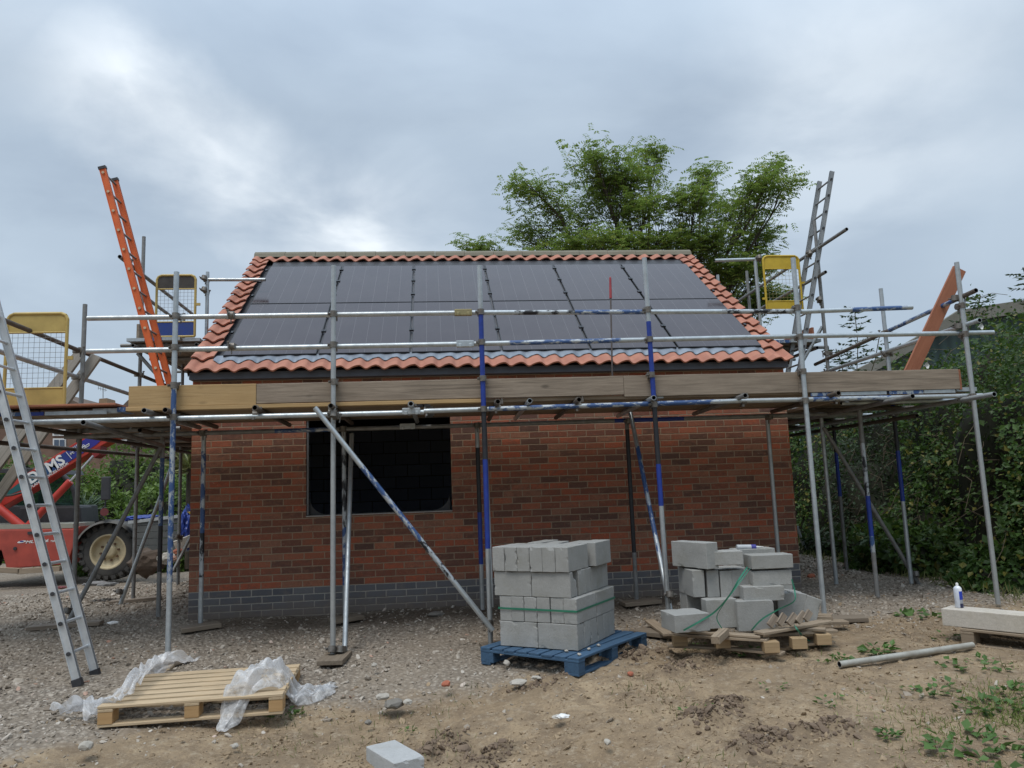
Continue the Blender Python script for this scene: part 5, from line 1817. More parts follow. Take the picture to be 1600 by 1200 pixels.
# rams
Yr = boomY - .12
b = MB(); b.tube(at(45, 821, Y=Yr), at(110, 752, Y=Yr), .065, 16); b.build('hydraulic_ram', RED, tele)
b = MB(); b.tube(at(110, 752, Y=Yr), at(146, 712, Y=Yr), .022, 10); b.build('ram_rod', CHROME, tele)
b = MB(); b.tube(at(-15, 783, Y=Yr), at(38, 826, Y=Yr), .075, 14); b.build('hydraulic_ram', RED, tele)
prism('ram_bracket', [(140, 703), (158, 692), (156, 710), (147, 716)], boomY, .3, m_plain('deep_red', (.25, .02, .02)), tele)
b = MB(); b.path([at(-5, 776, Y=Yr), at(18, 774, Y=Yr), at(40, 768, Y=Yr), at(48, 760, Y=Yr)], .02, 6); b.build('hose', BLACKR, tele)
# mirror
b = MB(); b.box(at(165.5, 763, Y=Yn), (.16, .05, .42)); b.build('mirror', DARKP, tele, bevel=.02)
b = MB(); b.tube(at(165, 782, Y=Yn), at(164, 792, Y=Yn), .012, 6); b.path([at(164, 790, Y=Yn), at(158, 797, Y=Yn), at(158, 806, Y=Yn), at(164, 812, Y=Yn)], .014, 6); b.build('mirror_stalk', DARKP, tele)
b = MB(); b.tube(at(163, 800, Y=Yn + .02), at(163, 800, Y=Yn - .1), .07, 12); b.build('headlight', m_plain('red_lamp', (.2, .05, .05)), tele)


def wheel(cx, cy, Yc, R, wd, parent):
    c = at(cx, cy, Y=Yc)
    b = MB(); n_ = 40
    prof_ = [(.62, -.5), (.80, -.50), (.93, -.46), (.985, -.34), (1.0, -.15), (1.0, .15), (.985, .34), (.93, .46), (.80, .5), (.62, .5)]
    vs = []
    for r, y in prof_: vs += [(R * r * cos(2 * pi * i / n_), y * wd, R * r * sin(2 * pi * i / n_)) for i in range(n_)]
    b.add(vs, [(j * n_ + i, j * n_ + (i + 1) % n_, (j + 1) * n_ + (i + 1) % n_, (j + 1) * n_ + i) for j in range(len(prof_) - 1) for i in range(n_)], 0, True)
    for i in range(22):
        t = 2 * pi * i / 22
        for s in (-1, 1):
            tt = t + (.14 if s > 0 else 0)
            Rr = Matrix.Rotation(-tt, 3, 'Y') @ Matrix.Rotation(s * .6, 3, 'X')
            b.box(Matrix.Rotation(-tt, 3, 'Y') @ Vector((R * 1.0, s * wd * .24, 0)), (.055, wd * .56, .07), Rr)
            b.box(Matrix.Rotation(-tt - s * -.10, 3, 'Y') @ Vector((R * .93, s * wd * .475, 0)), (R * .13, .03, .075), Matrix.Rotation(-tt - s * -.1, 3, 'Y'))
    w = b.build('wheel', BLACKR, parent, Matrix.Translation(c))
    b = MB()
    pr2 = [(.64, -.50), (.60, -.52), (.57, -.48), (.55, -.30), (.50, -.25), (.34, -.22), (.24, -.24), (.22, -.36), (.12, -.37), (.0, -.37)]
    vs = []
    for r, y in pr2: vs += [(R * r * cos(2 * pi * i / n_), y * wd, R * r * sin(2 * pi * i / n_)) for i in range(n_)]
    b.add(vs, [(j * n_ + i, j * n_ + (i + 1) % n_, (j + 1) * n_ + (i + 1) % n_, (j + 1) * n_ + i) for j in range(len(pr2) - 1) for i in range(n_)], 0, True)
    b.build('rim', CREAM, w, Matrix.Translation(c))
    b = MB()
    for i in range(8):
        t = 2 * pi * i / 8 + .2
        q = Vector((R * .32 * cos(t), -.24 * wd, R * .32 * sin(t))); b.tube(q, q + Vector((0, -.035, 0)), .02, 6)
    b.build('wheel_bolts', m_plain('rusty_bolt', (.12, .06, .03)), w, Matrix.Translation(c))
    return w


Rw = (at(175, 817, Y=TYY) - at(175, 902, Y=TYY)).length / 2
wheel(175, 861, TYY - .1, Rw, .36, tele)
wheel(-50, 868, TYY - .1, Rw, .36, tele)
wheel(168, 852, TYY + 1.7, Rw, .36, tele)
b = MB(); n_ = 14
cw = at(175, 861, Y=TYY - .1)
vs = []
for i in range(n_ + 1):
    t = radians(28) + radians(132) * i / n_
    for y, rr_ in ((-.27, 1.14), (-.30, 1.06), (.26, 1.14)):
        vs.append((Rw * rr_ * cos(t), y, Rw * rr_ * sin(t)))
b.add(vs, [(3 * i, 3 * i + 3, 3 * i + 5, 3 * i + 2) for i in range(n_)] + [(3 * i + 1, 3 * i + 4, 3 * i + 3, 3 * i) for i in range(n_)], 0, True)
b.build('mudguard', m_plain('dusty_black_plastic', (.11, .105, .095), (.07, .068, .06), .7), tele, Matrix.Translation(cw))
# timber under the machine
for i, (a_, c_) in enumerate((((-10, 890), (32, 892)), ((30, 893), (95, 888)))):
    o = beam('timber_bearer', at(*a_, Y=TYY - .5), at(*c_, Y=TYY - .5), .1, .09, PALW); tag(o, ['left', 'right'][i] + ' timber bearer on the ground below the red side panel of the machine', 'timber')

# ------------------------------------------------------------------ things behind the left scaffold
Ys = 14.2
tr = empty('slatted_trailer', at(250, 870, Y=Ys), 'grey slat sided skip with a pale top rail behind the machine wheel', 'skip')
for i in range(5):
    f0, f1_ = i / 5, (i + 1) / 5
    P = [(207, 812 + 50 * f0 + 1), (330, 802 + 60 * f0 + 1), (330, 802 + 60 * f1_), (207, 812 + 50 * f1_)]
    prism('side_board', P, Ys, .04, SLATG, tr, .004)
prism('top_rail', [(200, 814), (330, 798), (330, 803), (200, 811 + 8)], Ys - .02, .08, m_plain('pale_rail', (.45, .47, .47)), tr, .004)
prism('end_board', [(207, 814), (214, 813), (214, 865), (207, 865)], Ys + .05, 1.2, SLATG, tr, .0)
for (c0, rr_, lab) in ((at(222, 810, Y=Ys + .3), (.34, .3, .06), 'low blue tarpaulin crumpled on top of the grey skip'), (at(292, 826, Y=Ys - .25), (.13, .2, .34), 'blue tarpaulin bag hanging beside the corner of the brick house')):
    bm = bmesh.new(); bmesh.ops.create_icosphere(bm, subdivisions=4, radius=1)
    for v in bm.verts:
        d = 1 + .3 * mnoise.noise(v.co * 2 + Vector((c0.x, 0, 0))) + .16 * mnoise.noise(v.co * 6)
        v.co = Vector((v.co.x * rr_[0], v.co.y * rr_[1], v.co.z * rr_[2])) * d
    me = bpy.data.meshes.new('tarpaulin'); bm.to_mesh(me); bm.free()
    tag(link('tarpaulin', me, TARP, None, Matrix.Translation(c0)), lab, 'tarpaulin')
prism('yellow_bag', [(288, 801), (302, 798), (302, 803), (288, 805)], Ys - .3, .3, YELLOWB, None, .01); tag(bpy.data.objects['yellow_bag'], 'yellow and white folded bag on top of the blue tarpaulin', 'bag')
block(at(287, 849, Y=12.6), Matrix.Rotation(.3, 4, 'Z') @ Matrix.Rotation(-.35, 4, 'Y'), (.26, .2, .17), 'pale stone coloured block tilted on rubble behind the left wall corner', None, mat=LINTELM)


def lump3(name, px, py, Y, size, mat, label, cat, flat=.7):
    p = at(px, py, Y=Y)
    bm = bmesh.new(); bmesh.ops.create_icosphere(bm, subdivisions=3, radius=1)
    sd = random.random() * 50
    for v in bm.verts:
        d = 1 + .35 * mnoise.noise(v.co * 1.5 + Vector((sd, 0, 0))) + .2 * mnoise.noise(v.co * 5 + Vector((sd, 3, 0)))
        v.co = Vector((v.co.x * d * size, v.co.y * d * size * .8, v.co.z * d * size * flat))
    me = bpy.data.meshes.new(name); bm.to_mesh(me); bm.free()
    return tag(link(name, me, mat, None, Matrix.Translation(p)), label, cat)


lump3('earth_heap', 230, 878, 13.6, .26, m_plain('dark_earth', (.11, .08, .06), (.07, .05, .035), .95, 0, 8, .8, 20), 'dark heap of earth between the machine wheel and the brick house', 'earth', .8)
lump3('rubble_lump', 262, 872, 13.2, .14, PALESTONE, 'pale lump of rubble right of the dark earth heap', 'rubble', .7)
lump3('brick_fragment', 278, 862, 12.4, .07, BRICKBIT, 'orange brick piece under the tilted pale block', 'brick')
lump3('brick_fragment', 275, 872, 12.4, .06, m_plain('pinkish_brick', (.45, .25, .18)), 'pinkish brick piece below the orange one near the wall corner', 'brick')
lump3('dark_rag', 150, 912, 10.9, .16, m_plain('grey_rag', (.15, .14, .14), (.25, .24, .23), .9), 'grey crumpled cloth on the gravel in front of the machine wheel', 'cloth', .18)
lump3('dark_rag', 96, 918, 10.9, .07, m_plain('dark_red_rag', (.18, .03, .03)), 'small dark red cloth on the gravel left of the grey one', 'cloth', .25)
lump3('dark_rag', 168, 913, 10.8, .13, m_plain('striped_rag', (.28, .27, .26), (.08, .08, .08), .9, 0, 30), 'pale and dark streaked cloth right of the grey one', 'cloth', .18)
lump3('film_scrap', 176, 973, 8.3, .05, WHITE, 'small white plastic scrap on the gravel behind the aluminium ladder', 'litter', .3)
lump3('film_scrap', 880, 1119, 4.85, .035, WHITE, 'tiny white plastic scrap on the bare soil in front of the blue pallet', 'litter', .4)

# ------------------------------------------------------------------ vegetation
LEAF_H = m_leaf('bindweed_leaf', (.075, .145, .028), (.028, .068, .014), .25, (.16, .15, .03))
LEAF_D = m_leaf('dark_shrub_leaf', (.030, .062, .018), (.018, .040, .012), .15)
LEAF_T = m_leaf('robinia_leaf', (.25, .33, .075), (.14, .21, .045), .5, (.45, .42, .10))
LEAF_G = m_leaf('garden_leaf', (.15, .23, .045), (.08, .14, .03), .32)
LEAF_W = m_leaf('weed_leaf', (.10, .19, .045), (.06, .12, .03), .2)
GRASSM = m_leaf('grass_blade', (.12, .17, .045), (.20, .19, .08), .2)
CORE = m_plain('shrub_shade_core', (.012, .018, .008), (.02, .018, .01), .95, 0, 3)  # near-black backing, stands in for the shade deep between the leaves
DEADST = m_plain('dead_stem', (.16, .125, .085), (.10, .08, .055), .9)


def bush(name, c, rad, nl, leaf, size, label, mat=LEAF_H, group=None, power=2.6, stems=40, rough=.25, facing=(0, -1, 0), only=True):
    """c: base centre, rad=(rx, ry, height)"""
    c = Vector(c)
    e = empty(name, c, label, 'bush', group)
    sd = random.random() * 100
    n_ = nl * 2
    th_ = rng.uniform(0, 2 * pi, n_); ph = np.arcsin(rng.uniform(-.05, 1, n_))
    dirs = np.stack([np.cos(ph) * np.cos(th_), np.cos(ph) * np.sin(th_), np.sin(ph)], 1)
    if only:
        keep = (dirs @ np.array([0, -1, .25])) > -.35
        dirs = dirs[keep][:nl]
    else:
        dirs = dirs[:nl]
    k2 = (np.abs(dirs) ** power).sum(1) ** (-1 / power)
    lum = np.array([mnoise.noise(Vector(d) * 2.3 + Vector((sd, 0, 0))) * .9 + mnoise.noise(Vector(d) * 6 + Vector((sd, 5, 0))) * .5 for d in dirs])
    dep = rng.random(len(dirs)) ** 1.6 * .30
    rr_ = k2 * (1 + rough * lum) * (1 - dep)
    P = dirs * rr_[:, None] * np.array(rad)
    P = P + np.array(c)
    # leaf direction: outwards and drooping
    D = dirs * .6 + rng.normal(0, .6, dirs.shape) + np.array([0, 0, -.45])
    Nn = dirs + rng.normal(0, .5, dirs.shape) + np.array([0, 0, .5])
    S = rng.uniform(.6, 1.3, len(dirs)) * size
    S *= np.where(rng.random(len(S)) < .35, .55, 1.0) * np.exp(rng.normal(0, .2, len(S)))
    leaf_mesh('leaves', P, D, S, mat, e, .7, .25, Nn)
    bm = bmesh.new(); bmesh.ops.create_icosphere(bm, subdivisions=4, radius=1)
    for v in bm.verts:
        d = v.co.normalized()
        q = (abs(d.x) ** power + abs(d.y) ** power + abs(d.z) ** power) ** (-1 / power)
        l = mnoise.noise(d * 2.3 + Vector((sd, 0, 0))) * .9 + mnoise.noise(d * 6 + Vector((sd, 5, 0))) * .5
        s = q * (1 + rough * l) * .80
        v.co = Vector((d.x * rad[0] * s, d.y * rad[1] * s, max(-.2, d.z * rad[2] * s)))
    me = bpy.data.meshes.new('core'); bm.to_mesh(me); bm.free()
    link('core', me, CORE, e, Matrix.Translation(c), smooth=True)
    if stems:
        b = MB()
        for i in range(stems):
            j = random.randrange(len(P))
            p = Vector(P[j]); d = Vector(dirs[j])
            q = p + Vector((random.uniform(-.5, .5), random.uniform(-.25, .1), random.uniform(-.5, .3)))
            mid = (p + q) / 2 + Vector((random.uniform(-.1, .1), -.05, random.uniform(0, .15)))
            b.path([p, mid, q], .0035, 4)
        b.build('stems', DEADST, e)
    return e


HG = 'overgrown hedge bushes along the right side'
bush('bush', (8.15, 8.7, -.1), (1.75, 1.45, 3.15), 30000, LEAF_H, .066, 'dense bindweed covered bush at the right edge nearest the camera', LEAF_H, HG, stems=300, rough=.46)
bush('bush', (8.3, 10.6, -.1), (1.95, 1.5, 3.15), 28000, LEAF_H, .064, 'tall leafy bush second from the right edge behind the end standard', LEAF_H, HG, stems=480, rough=.5)
bush('bush', (8.5, 12.6, -.1), (1.9, 1.4, 2.9), 18000, LEAF_H, .06, 'dark tangled bush with bare twigs in the middle of the hedge', LEAF_D, HG, stems=400, rough=.45)
bush('bush', (8.6, 14.6, -.1), (2.0, 1.5, 3.0), 13000, LEAF_H, .07, 'dark leafy bush farther back between the two right standards', LEAF_H, HG, stems=30)
bush('bush', (7.2, 16.8, -.1), (2.0, 1.3, 3.15), 12000, LEAF_H, .08, 'farthest green bush just past the right corner of the house', LEAF_H, HG, stems=20)
# low growth at the hedge foot
bush('bush', (6.75, 8.35, -.05), (.95, .6, .5), 3000, LEAF_W, .09, 'low broad leaved ground plants behind the lintel at the hedge foot', LEAF_H, 'low plants at the hedge foot', stems=0)
bush('bush', (6.45, 10.2, -.05), (.75, 1.0, .6), 3600, LEAF_W, .10, 'low broad leaved plants beside the foot of the grey brace', LEAF_H, 'low plants at the hedge foot', stems=0)
bush('bush', (6.6, 12.2, -.05), (.7, .9, .5), 1800, LEAF_W, .10, 'low dark plants in the shade behind the right standards', LEAF_D, 'low plants at the hedge foot', stems=0)
# saplings with pinnate leaves poking above the hedge


def sapling(base, top, lab, nleaf=26):
    base, top = Vector(base), Vector(top)
    e = empty('elder_shoot', base, lab, 'shrub')
    b = MB(); mid = base.lerp(top, .5) + Vector((.05, 0, .03)); b.path([base, mid, top], .008, 5); C_, D_ = [], []
    for i in range(nleaf):
        t = .25 + .75 * i / nleaf
        p = base.lerp(top, t)
        a = i * 2.4
        d = Vector((cos(a), sin(a), .35)).normalized()
        L = .26 * (1.15 - t * .5)
        tip = p + d * L + Vector((0, 0, -.04))
        b.tube(p, tip, .003, 4)
        for q in range(1, 5):
            pp = p.lerp(tip, q / 4)
            s_ = d.cross(Vector((0, 0, 1))).normalized()
            for s in (-1, 1):
                C_.append(pp); D_.append(d * .6 + s_ * s + Vector((0, 0, -.25)))
        C_.append(tip); D_.append(d)
    b.build('stem', STEMG, e)
    leaf_mesh('leaves', np.array([list(v) for v in C_]), np.array([list(v) for v in D_]), rng.uniform(.07, .12, len(C_)), LEAF_D, e, .34, .2)


sapling(at(1338, 600, Y=12.5), at(1335, 480, Y=12.3), 'thin leafy shoot standing up against the sky right of the grey ladder')
sapling(at(1318, 600, Y=12.5), at(1306, 545, Y=12.3), 'short leafy shoot left of the taller one above the toe board', 18)
sapling(at(1352, 610, Y=13), at(1375, 520, Y=12.6), 'bare looking twig shoot leaning right above the toe board', 7)
sapling(at(1512, 520, Y=11.5), at(1532, 462, Y=11.2), 'bronze leaved shoot climbing over the corner of the green shed', 14)
sapling(at(1625, 520, Y=10.5), at(1598, 418, Y=10.2), 'dark leafy sprig poking in at the right edge above the shed', 16)
# white bindweed flowers
for i, (px, py, lab) in enumerate(((1543, 683, 'white bindweed flower right of the end standard on the dark hedge'), (1533, 510, 'white bindweed flower hanging below the end of the guard rail tube'), (1448, 571, 'white bindweed flower just above the toe board right of the red plank'))):
    p = at(px, py, Y=8.9 if i != 1 else 9.0)
    b = MB(); n_ = 10
    vs = [(0, .05, 0)] + [(.012 * cos(2 * pi * j / n_), .02, .012 * sin(2 * pi * j / n_)) for j in range(n_)] + [(.042 * cos(2 * pi * j / n_), -.01 + .006 * (j % 2), .042 * sin(2 * pi * j / n_)) for j in range(n_)]
    b.add(vs, [(0, 1 + j, 1 + (j + 1) % n_) for j in range(n_)] + [(1 + j, 11 + j, 11 + (j + 1) % n_, 1 + (j + 1) % n_) for j in range(n_)], 0, True)
    tag(b.build('bindweed_flower', WHITE, None, Matrix.Translation(p) @ Matrix.Rotation(.4, 4, 'Z')), lab, 'flower')

# weeds on the soil
def weed(px, py, r, nl, size, lab, mat=LEAF_W, lift=.4):
    p = at(px, py, Z=-.3); p = at(px, py, Z=G(p.x, p.y)); p = at(px, py, Z=G(p.x, p.y))
    g = G(p.x, p.y)
    a = rng.uniform(0, 2 * pi, nl); rr_ = r * np.sqrt(rng.random(nl))
    x = p.x + rr_ * np.cos(a) * 1.4; y = p.y + rr_ * np.sin(a) * .8
    z = gz(x, y) + rng.uniform(.004, .05, nl) * lift * 2
    D = np.stack([np.cos(a) + rng.normal(0, .5, nl), np.sin(a) + rng.normal(0, .5, nl), rng.uniform(-.1, .7, nl)], 1)
    C_ = np.stack([x, y, z], 1) - np.array([p.x, p.y, g])
    e = leaf_mesh('weed', C_, D, rng.uniform(.6, 1.3, nl) * size, mat, None, .7, .25, np.tile([0, 0, 1.0], (nl, 1)) + rng.normal(0, .4, (nl, 3)))
    e.location = (p.x, p.y, g); e.matrix_basis = Matrix.Translation((p.x, p.y, g))
    return tag(e, lab, 'weed')


WD = [(1375, 1028, .10, 34, .075, 'leafy green weed growing over the middle of the loose scaffold tube'), (1305, 1034, .09, 24, .05, 'small weed at the left end of the loose scaffold tube'),
      (1525, 1042, .20, 44, .055, 'trailing weed patch right of centre beyond the loose tube'), (1455, 1085, .16, 30, .055, 'thin creeping weed patch below the middle of the loose tube'),
      (1550, 1110, .17, 60, .06, 'large bright weed clump near the right edge of the soil'), (1520, 1165, .20, 40, .08, 'broad leaved bindweed patch at the bottom right'),
      (1388, 1152, .05, 26, .045, 'round bright green weed rosette near the bottom right'), (1578, 1085, .08, 18, .06, 'small weed at the right edge above the large clump'),
      (1295, 1100, .09, 14, .04, 'sparse weed on bare soil left of the creeping patch'), (1435, 968, .14, 30, .07, 'weed in front of the left end of the pale lintel'), (1480, 1000, .10, 12, .05, 'flat weed below the lintel pallet'),
      (1165, 1024, .10, 16, .06, 'two leaved weed at the front of the broken pallet'), (1085, 1015, .08, 60, .03, 'tuft of weeds at the left foot of the broken pallet'), (1210, 1080, .08, 14, .035, 'faint weed on the soil between the loose tube and the blue pallet'),
      (445, 1115, .10, 60, .035, 'grass tuft under the torn film right of the pine pallet'), (640, 1130, .04, 14, .025, 'tiny green weed above the single block'), (1550, 1190, .14, 20, .07, 'bindweed leaves at the very bottom right'), (1090, 1128, .1, 14, .03, 'few small leaves beside the dark clods')]
for w_ in WD: weed(*w_)

# grass (not countable)
n = 16000
X = rng.uniform(2.0, 8, n); Y = rng.uniform(3.2, 7.2, n)
pr = np.clip((X - 2.2) / 3.5, 0, 1) * np.clip((6.6 - Y) / 1.5, 0, 1)
pr = pr * np.clip(vnoise(X, Y, 2.1, 9) * 3.2 + .5, .02, 1.2) * .55
keep = rng.random(n) < pr
X, Y = X[keep], Y[keep]
X2 = rng.uniform(-2.5, 3.2, 2500); Y2 = rng.uniform(3.6, 6.4, 2500); kk = vnoise(X2, Y2, 1.5, 12) > .16
X = np.concatenate([X, X2[kk]]); Y = np.concatenate([Y, Y2[kk]])
X3 = rng.uniform(5.7, 7.4, 2600); Y3 = rng.uniform(6.9, 15, 2600); X = np.concatenate([X, X3]); Y = np.concatenate([Y, Y3])
C_ = np.stack([X, Y, gz(X, Y) - .004], 1)
D = rng.normal(0, .55, (len(X), 3)) + np.array([0, 0, 1.0]); D[:, 2] = np.abs(D[:, 2])
gr = leaf_mesh('grass', C_, D, rng.uniform(.025, .07, len(X)) * np.where((Y > 6.9) & (X > 5.6), 2.5, 1), GRASSM, None, .09, .1); tag(gr, kind='stuff')
n = 9000
X = rng.normal(4.0, .55, n); Y = rng.normal(4.55, .33, n); kk = vnoise(X, Y, 3, 17) > -.12; X, Y = X[kk], Y[kk]
C_ = np.stack([X, Y, gz(X, Y) - .004], 1); D = rng.normal(0, .6, (len(X), 3)) + np.array([0, 0, .9]); D[:, 2] = np.abs(D[:, 2])
gr = leaf_mesh('grass', C_, D, rng.uniform(.02, .06, len(X)), m_leaf('fresh_grass', (.12, .20, .04), (.20, .24, .06), .25), None, .09, .1); tag(gr, kind='stuff')
# dry straw litter
n = 5200
X = rng.uniform(-1.5, 6.5, n); Y = rng.uniform(3.3, 6.8, n); kk = (gravel_mask(X, Y) < .5) & (vnoise(X, Y, 2.5, 14) > -.05); X, Y = X[kk], Y[kk]
C_ = np.stack([X, Y, gz(X, Y) + .003], 1); D = rng.normal(0, 1, (len(X), 3)); D[:, 2] *= .12
gr = leaf_mesh('dry_grass', C_, D, rng.uniform(.02, .07, len(X)), m_plain('straw', (.40, .32, .20), (.28, .2, .12), .9), None, .06, .1, np.tile([0, 0, 1.0], (len(X), 1))); tag(gr, kind='stuff')


# tree behind the house
def tree(name, base, label, lobes, leafmat, leafsize, ntw, trunk_r, seed=1, fork=.45):
    rnd = random.Random(seed); base = Vector(base)
    e = empty(name, base, label, 'tree')
    b = MB()
    top = sum((Vector(l[0]) for l in lobes), Vector()) / len(lobes)
    fk = base.lerp(Vector((top.x, top.y, top.z)), fork)
    b.path([base, base.lerp(fk, .5) + Vector((.12, 0, 0)), fk], [trunk_r, trunk_r * .85, trunk_r * .7], 10)
    b.build('trunk', BARK, e)
    lb_ = MB(); C_, D_, N_ = [], [], []
    for (c, r, dens) in lobes:
        c = Vector(c)
        st_ = fk.lerp(c, .0)
        pts = [st_]
        for t in (.3, .6, .85):
            pts.append(st_.lerp(c, t) + Vector((rnd.uniform(-.35, .35), rnd.uniform(-.3, .3), .25 * sin(t * pi))))
        pts.append(c)
        rad_ = [trunk_r * .30, trunk_r * .22, trunk_r * .14, trunk_r * .09, trunk_r * .05]
        lb_.path(pts, rad_, 6)
        nb = int(20 * dens)
        for k_ in range(nb):
            t = rnd.uniform(.45, 1)
            i = min(int(t * 4), 3); s0 = pts[i].lerp(pts[i + 1], t * 4 - i)
            th_ = rnd.uniform(0, 2 * pi); ph = rnd.uniform(-.25, 1.2)
            d = Vector((cos(th_) * cos(ph), sin(th_) * cos(ph), sin(ph)))
            end = c + Vector((d.x * r[0], d.y * r[1], d.z * r[2])) * rnd.uniform(.6, 1.12)
            m1 = s0.lerp(end, .5) + Vector((rnd.uniform(-.2, .2), rnd.uniform(-.2, .2), rnd.uniform(0, .3)))
            lb_.path([s0, m1, end], [trunk_r * .05, trunk_r * .035, trunk_r * .015], 4)
            for q in range(int(ntw)):
                t2 = rnd.uniform(.3, 1.05)
                p = (s0.lerp(m1, t2 * 2) if t2 < .5 else m1.lerp(end, t2 * 2 - 1)) + Vector((rnd.gauss(0, .16), rnd.gauss(0, .16), rnd.gauss(0, .12)))
                # a pinnate leaf: rachis with leaflets both sides, drooping
                a = rnd.uniform(0, 2 * pi)
                rd = Vector((cos(a), sin(a), rnd.uniform(-.6, .45))).normalized()
                L = rnd.uniform(.16, .30)
                s_ = rd.cross(Vector((0, 0, 1))).normalized()
                for w in range(5):
                    pp = p + rd * (L * w / 4) + Vector((0, 0, -.03 * (w / 4) ** 2))
                    for s in (-1, 1):
                        C_.append(pp[:]); D_.append((rd * .45 + s_ * s + Vector((0, 0, -.25)))[:]); N_.append((0, 0, 1))
    lb_.build('branches', BARK, e)
    C_ = np.array(C_); D_ = np.array(D_); N_ = np.array(N_, float) + rng.normal(0, .45, (len(C_), 3))
    leaf_mesh('leaves', C_, D_, rng.uniform(.7, 1.2, len(C_)) * leafsize, leafmat, e, .48, .15, N_)
    return e


TY_ = 20
L_ = []
for (px, py, rx, rz, dn) in [(835, 300, 55, 38, 1.0), (880, 345, 60, 38, 1.1), (815, 370, 40, 35, .8), (925, 250, 52, 38, 1.2), (975, 275, 60, 42, 1.3), (1010, 245, 35, 28, .7), (945, 310, 60, 38, 1.1), (1010, 330, 60, 40, 1.1),
                             (1085, 315, 48, 40, 1.2), (1110, 270, 30, 22, .6), (1150, 330, 55, 40, 1.2), (1195, 285, 40, 38, 1.1), (1215, 265, 22, 20, .5), (1225, 290, 24, 18, .4), (1180, 370, 45, 40, 1.1),
                             (870, 400, 60, 35, 1.4), (940, 385, 60, 32, 1.5), (1020, 385, 62, 35, 1.5), (1100, 385, 60, 38, 1.6), (1160, 420, 50, 40, 1.6), (1110, 440, 50, 35, 1.3), (1200, 420, 22, 35, .6), (1190, 465, 45, 30, 1.3), (1225, 470, 25, 25, .6)]:
    p = at(px, py, Y=TY_ + random.uniform(-1, 1.2))
    sc_ = TY_ * 1.01 / 1200
    L_.append((p, (rx * sc_ * 1.05, rx * sc_ * 1.0, rz * sc_ * .8), dn))
tree('robinia_tree', (6.4, 20.5, 0), 'big airy green tree with fine leaves rising behind the ridge of the house', L_, LEAF_T, .092, 17, .26, 3, .38)
p = at(745, 392, Y=21)
tree('robinia_tree', (p.x + .5, 21.3, 0), 'small sprig of treetop showing above the ridge left of the big tree', [(at(728, 385, Y=21), (.6, .5, .28), .6), (at(762, 394, Y=21), (.6, .5, .25), .7)], LEAF_T, .085, 12, .12, 5, .6)

# garden beyond the left scaffold
GB = 'garden shrubs beyond the site on the left'
for i, (px, py, Y, rx, ry, h, lab, mt) in enumerate([
        (150, 790, 19.5, 1.1, .8, 1.9, 'bright green garden shrub behind the mirror of the machine', LEAF_G), (215, 790, 21, 1.5, 1.0, 2.9, 'tallest garden shrub between the two dark left standards', LEAF_G),
        (262, 790, 19, 1.2, .8, 1.9, 'garden shrub just left of the brick house corner', LEAF_G), (40, 790, 24, 1.7, 1.0, 2.9, 'light green shrub beneath the white window of the brown house', LEAF_G),
        (110, 790, 23, 1.3, 1.0, 2.4, 'green shrub seen through the cab of the machine', LEAF_G), (290, 790, 23, 1.6, 1.0, 3.0, 'dark leafy shrub behind the left corner of the brick house', LEAF_D),
        (-40, 790, 22, 1.6, 1.0, 2.6, 'leafy shrub at the left edge behind the machine', LEAF_G), (190, 800, 17, .8, .6, .95, 'low yellow green shrub above the machine wheel', LEAF_G), (245, 800, 17, .9, .6, 1.0, 'low shrub above the grey skip', LEAF_G)]):
    p = at(px, py, Y=Y)
    bush('garden_shrub', (p.x, Y, -.15), (rx, ry, h), 4200, None, .12, lab, mt, GB, power=2.1, stems=6, rough=.4)
# strappy plants
def strappy(px, py, Y, nb, L, lab, mat):
    p = at(px, py, Y=Y)
    C_ = np.tile(np.array(p[:]), (nb, 1)) + rng.normal(0, .03, (nb, 3))
    a = rng.uniform(0, 2 * pi, nb); el = rng.uniform(-.2, 1.2, nb)
    D = np.stack([np.cos(a) * np.cos(el), np.sin(a) * np.cos(el), np.sin(el)], 1)
    e = empty('cordyline' if L > .5 else 'yucca', p, lab, 'plant')
    leaf_mesh('leaves', C_, D, rng.uniform(.7, 1.1, nb) * L, mat, e, .07, .1)
    b = MB(); b.tube((p.x, p.y, -.1), p, .06, 8); b.build('trunk', BARK, e)


strappy(296, 733, 16.5, 90, .75, 'spiky straw coloured cordyline against the left corner of the house', m_leaf('straw_blade', (.34, .32, .15), (.2, .22, .09), .2))
strappy(136, 795, 18, 80, .45, 'grey green spiky plant behind the cab of the machine', m_leaf('grey_blade', (.10, .15, .09), (.07, .11, .07), .2))

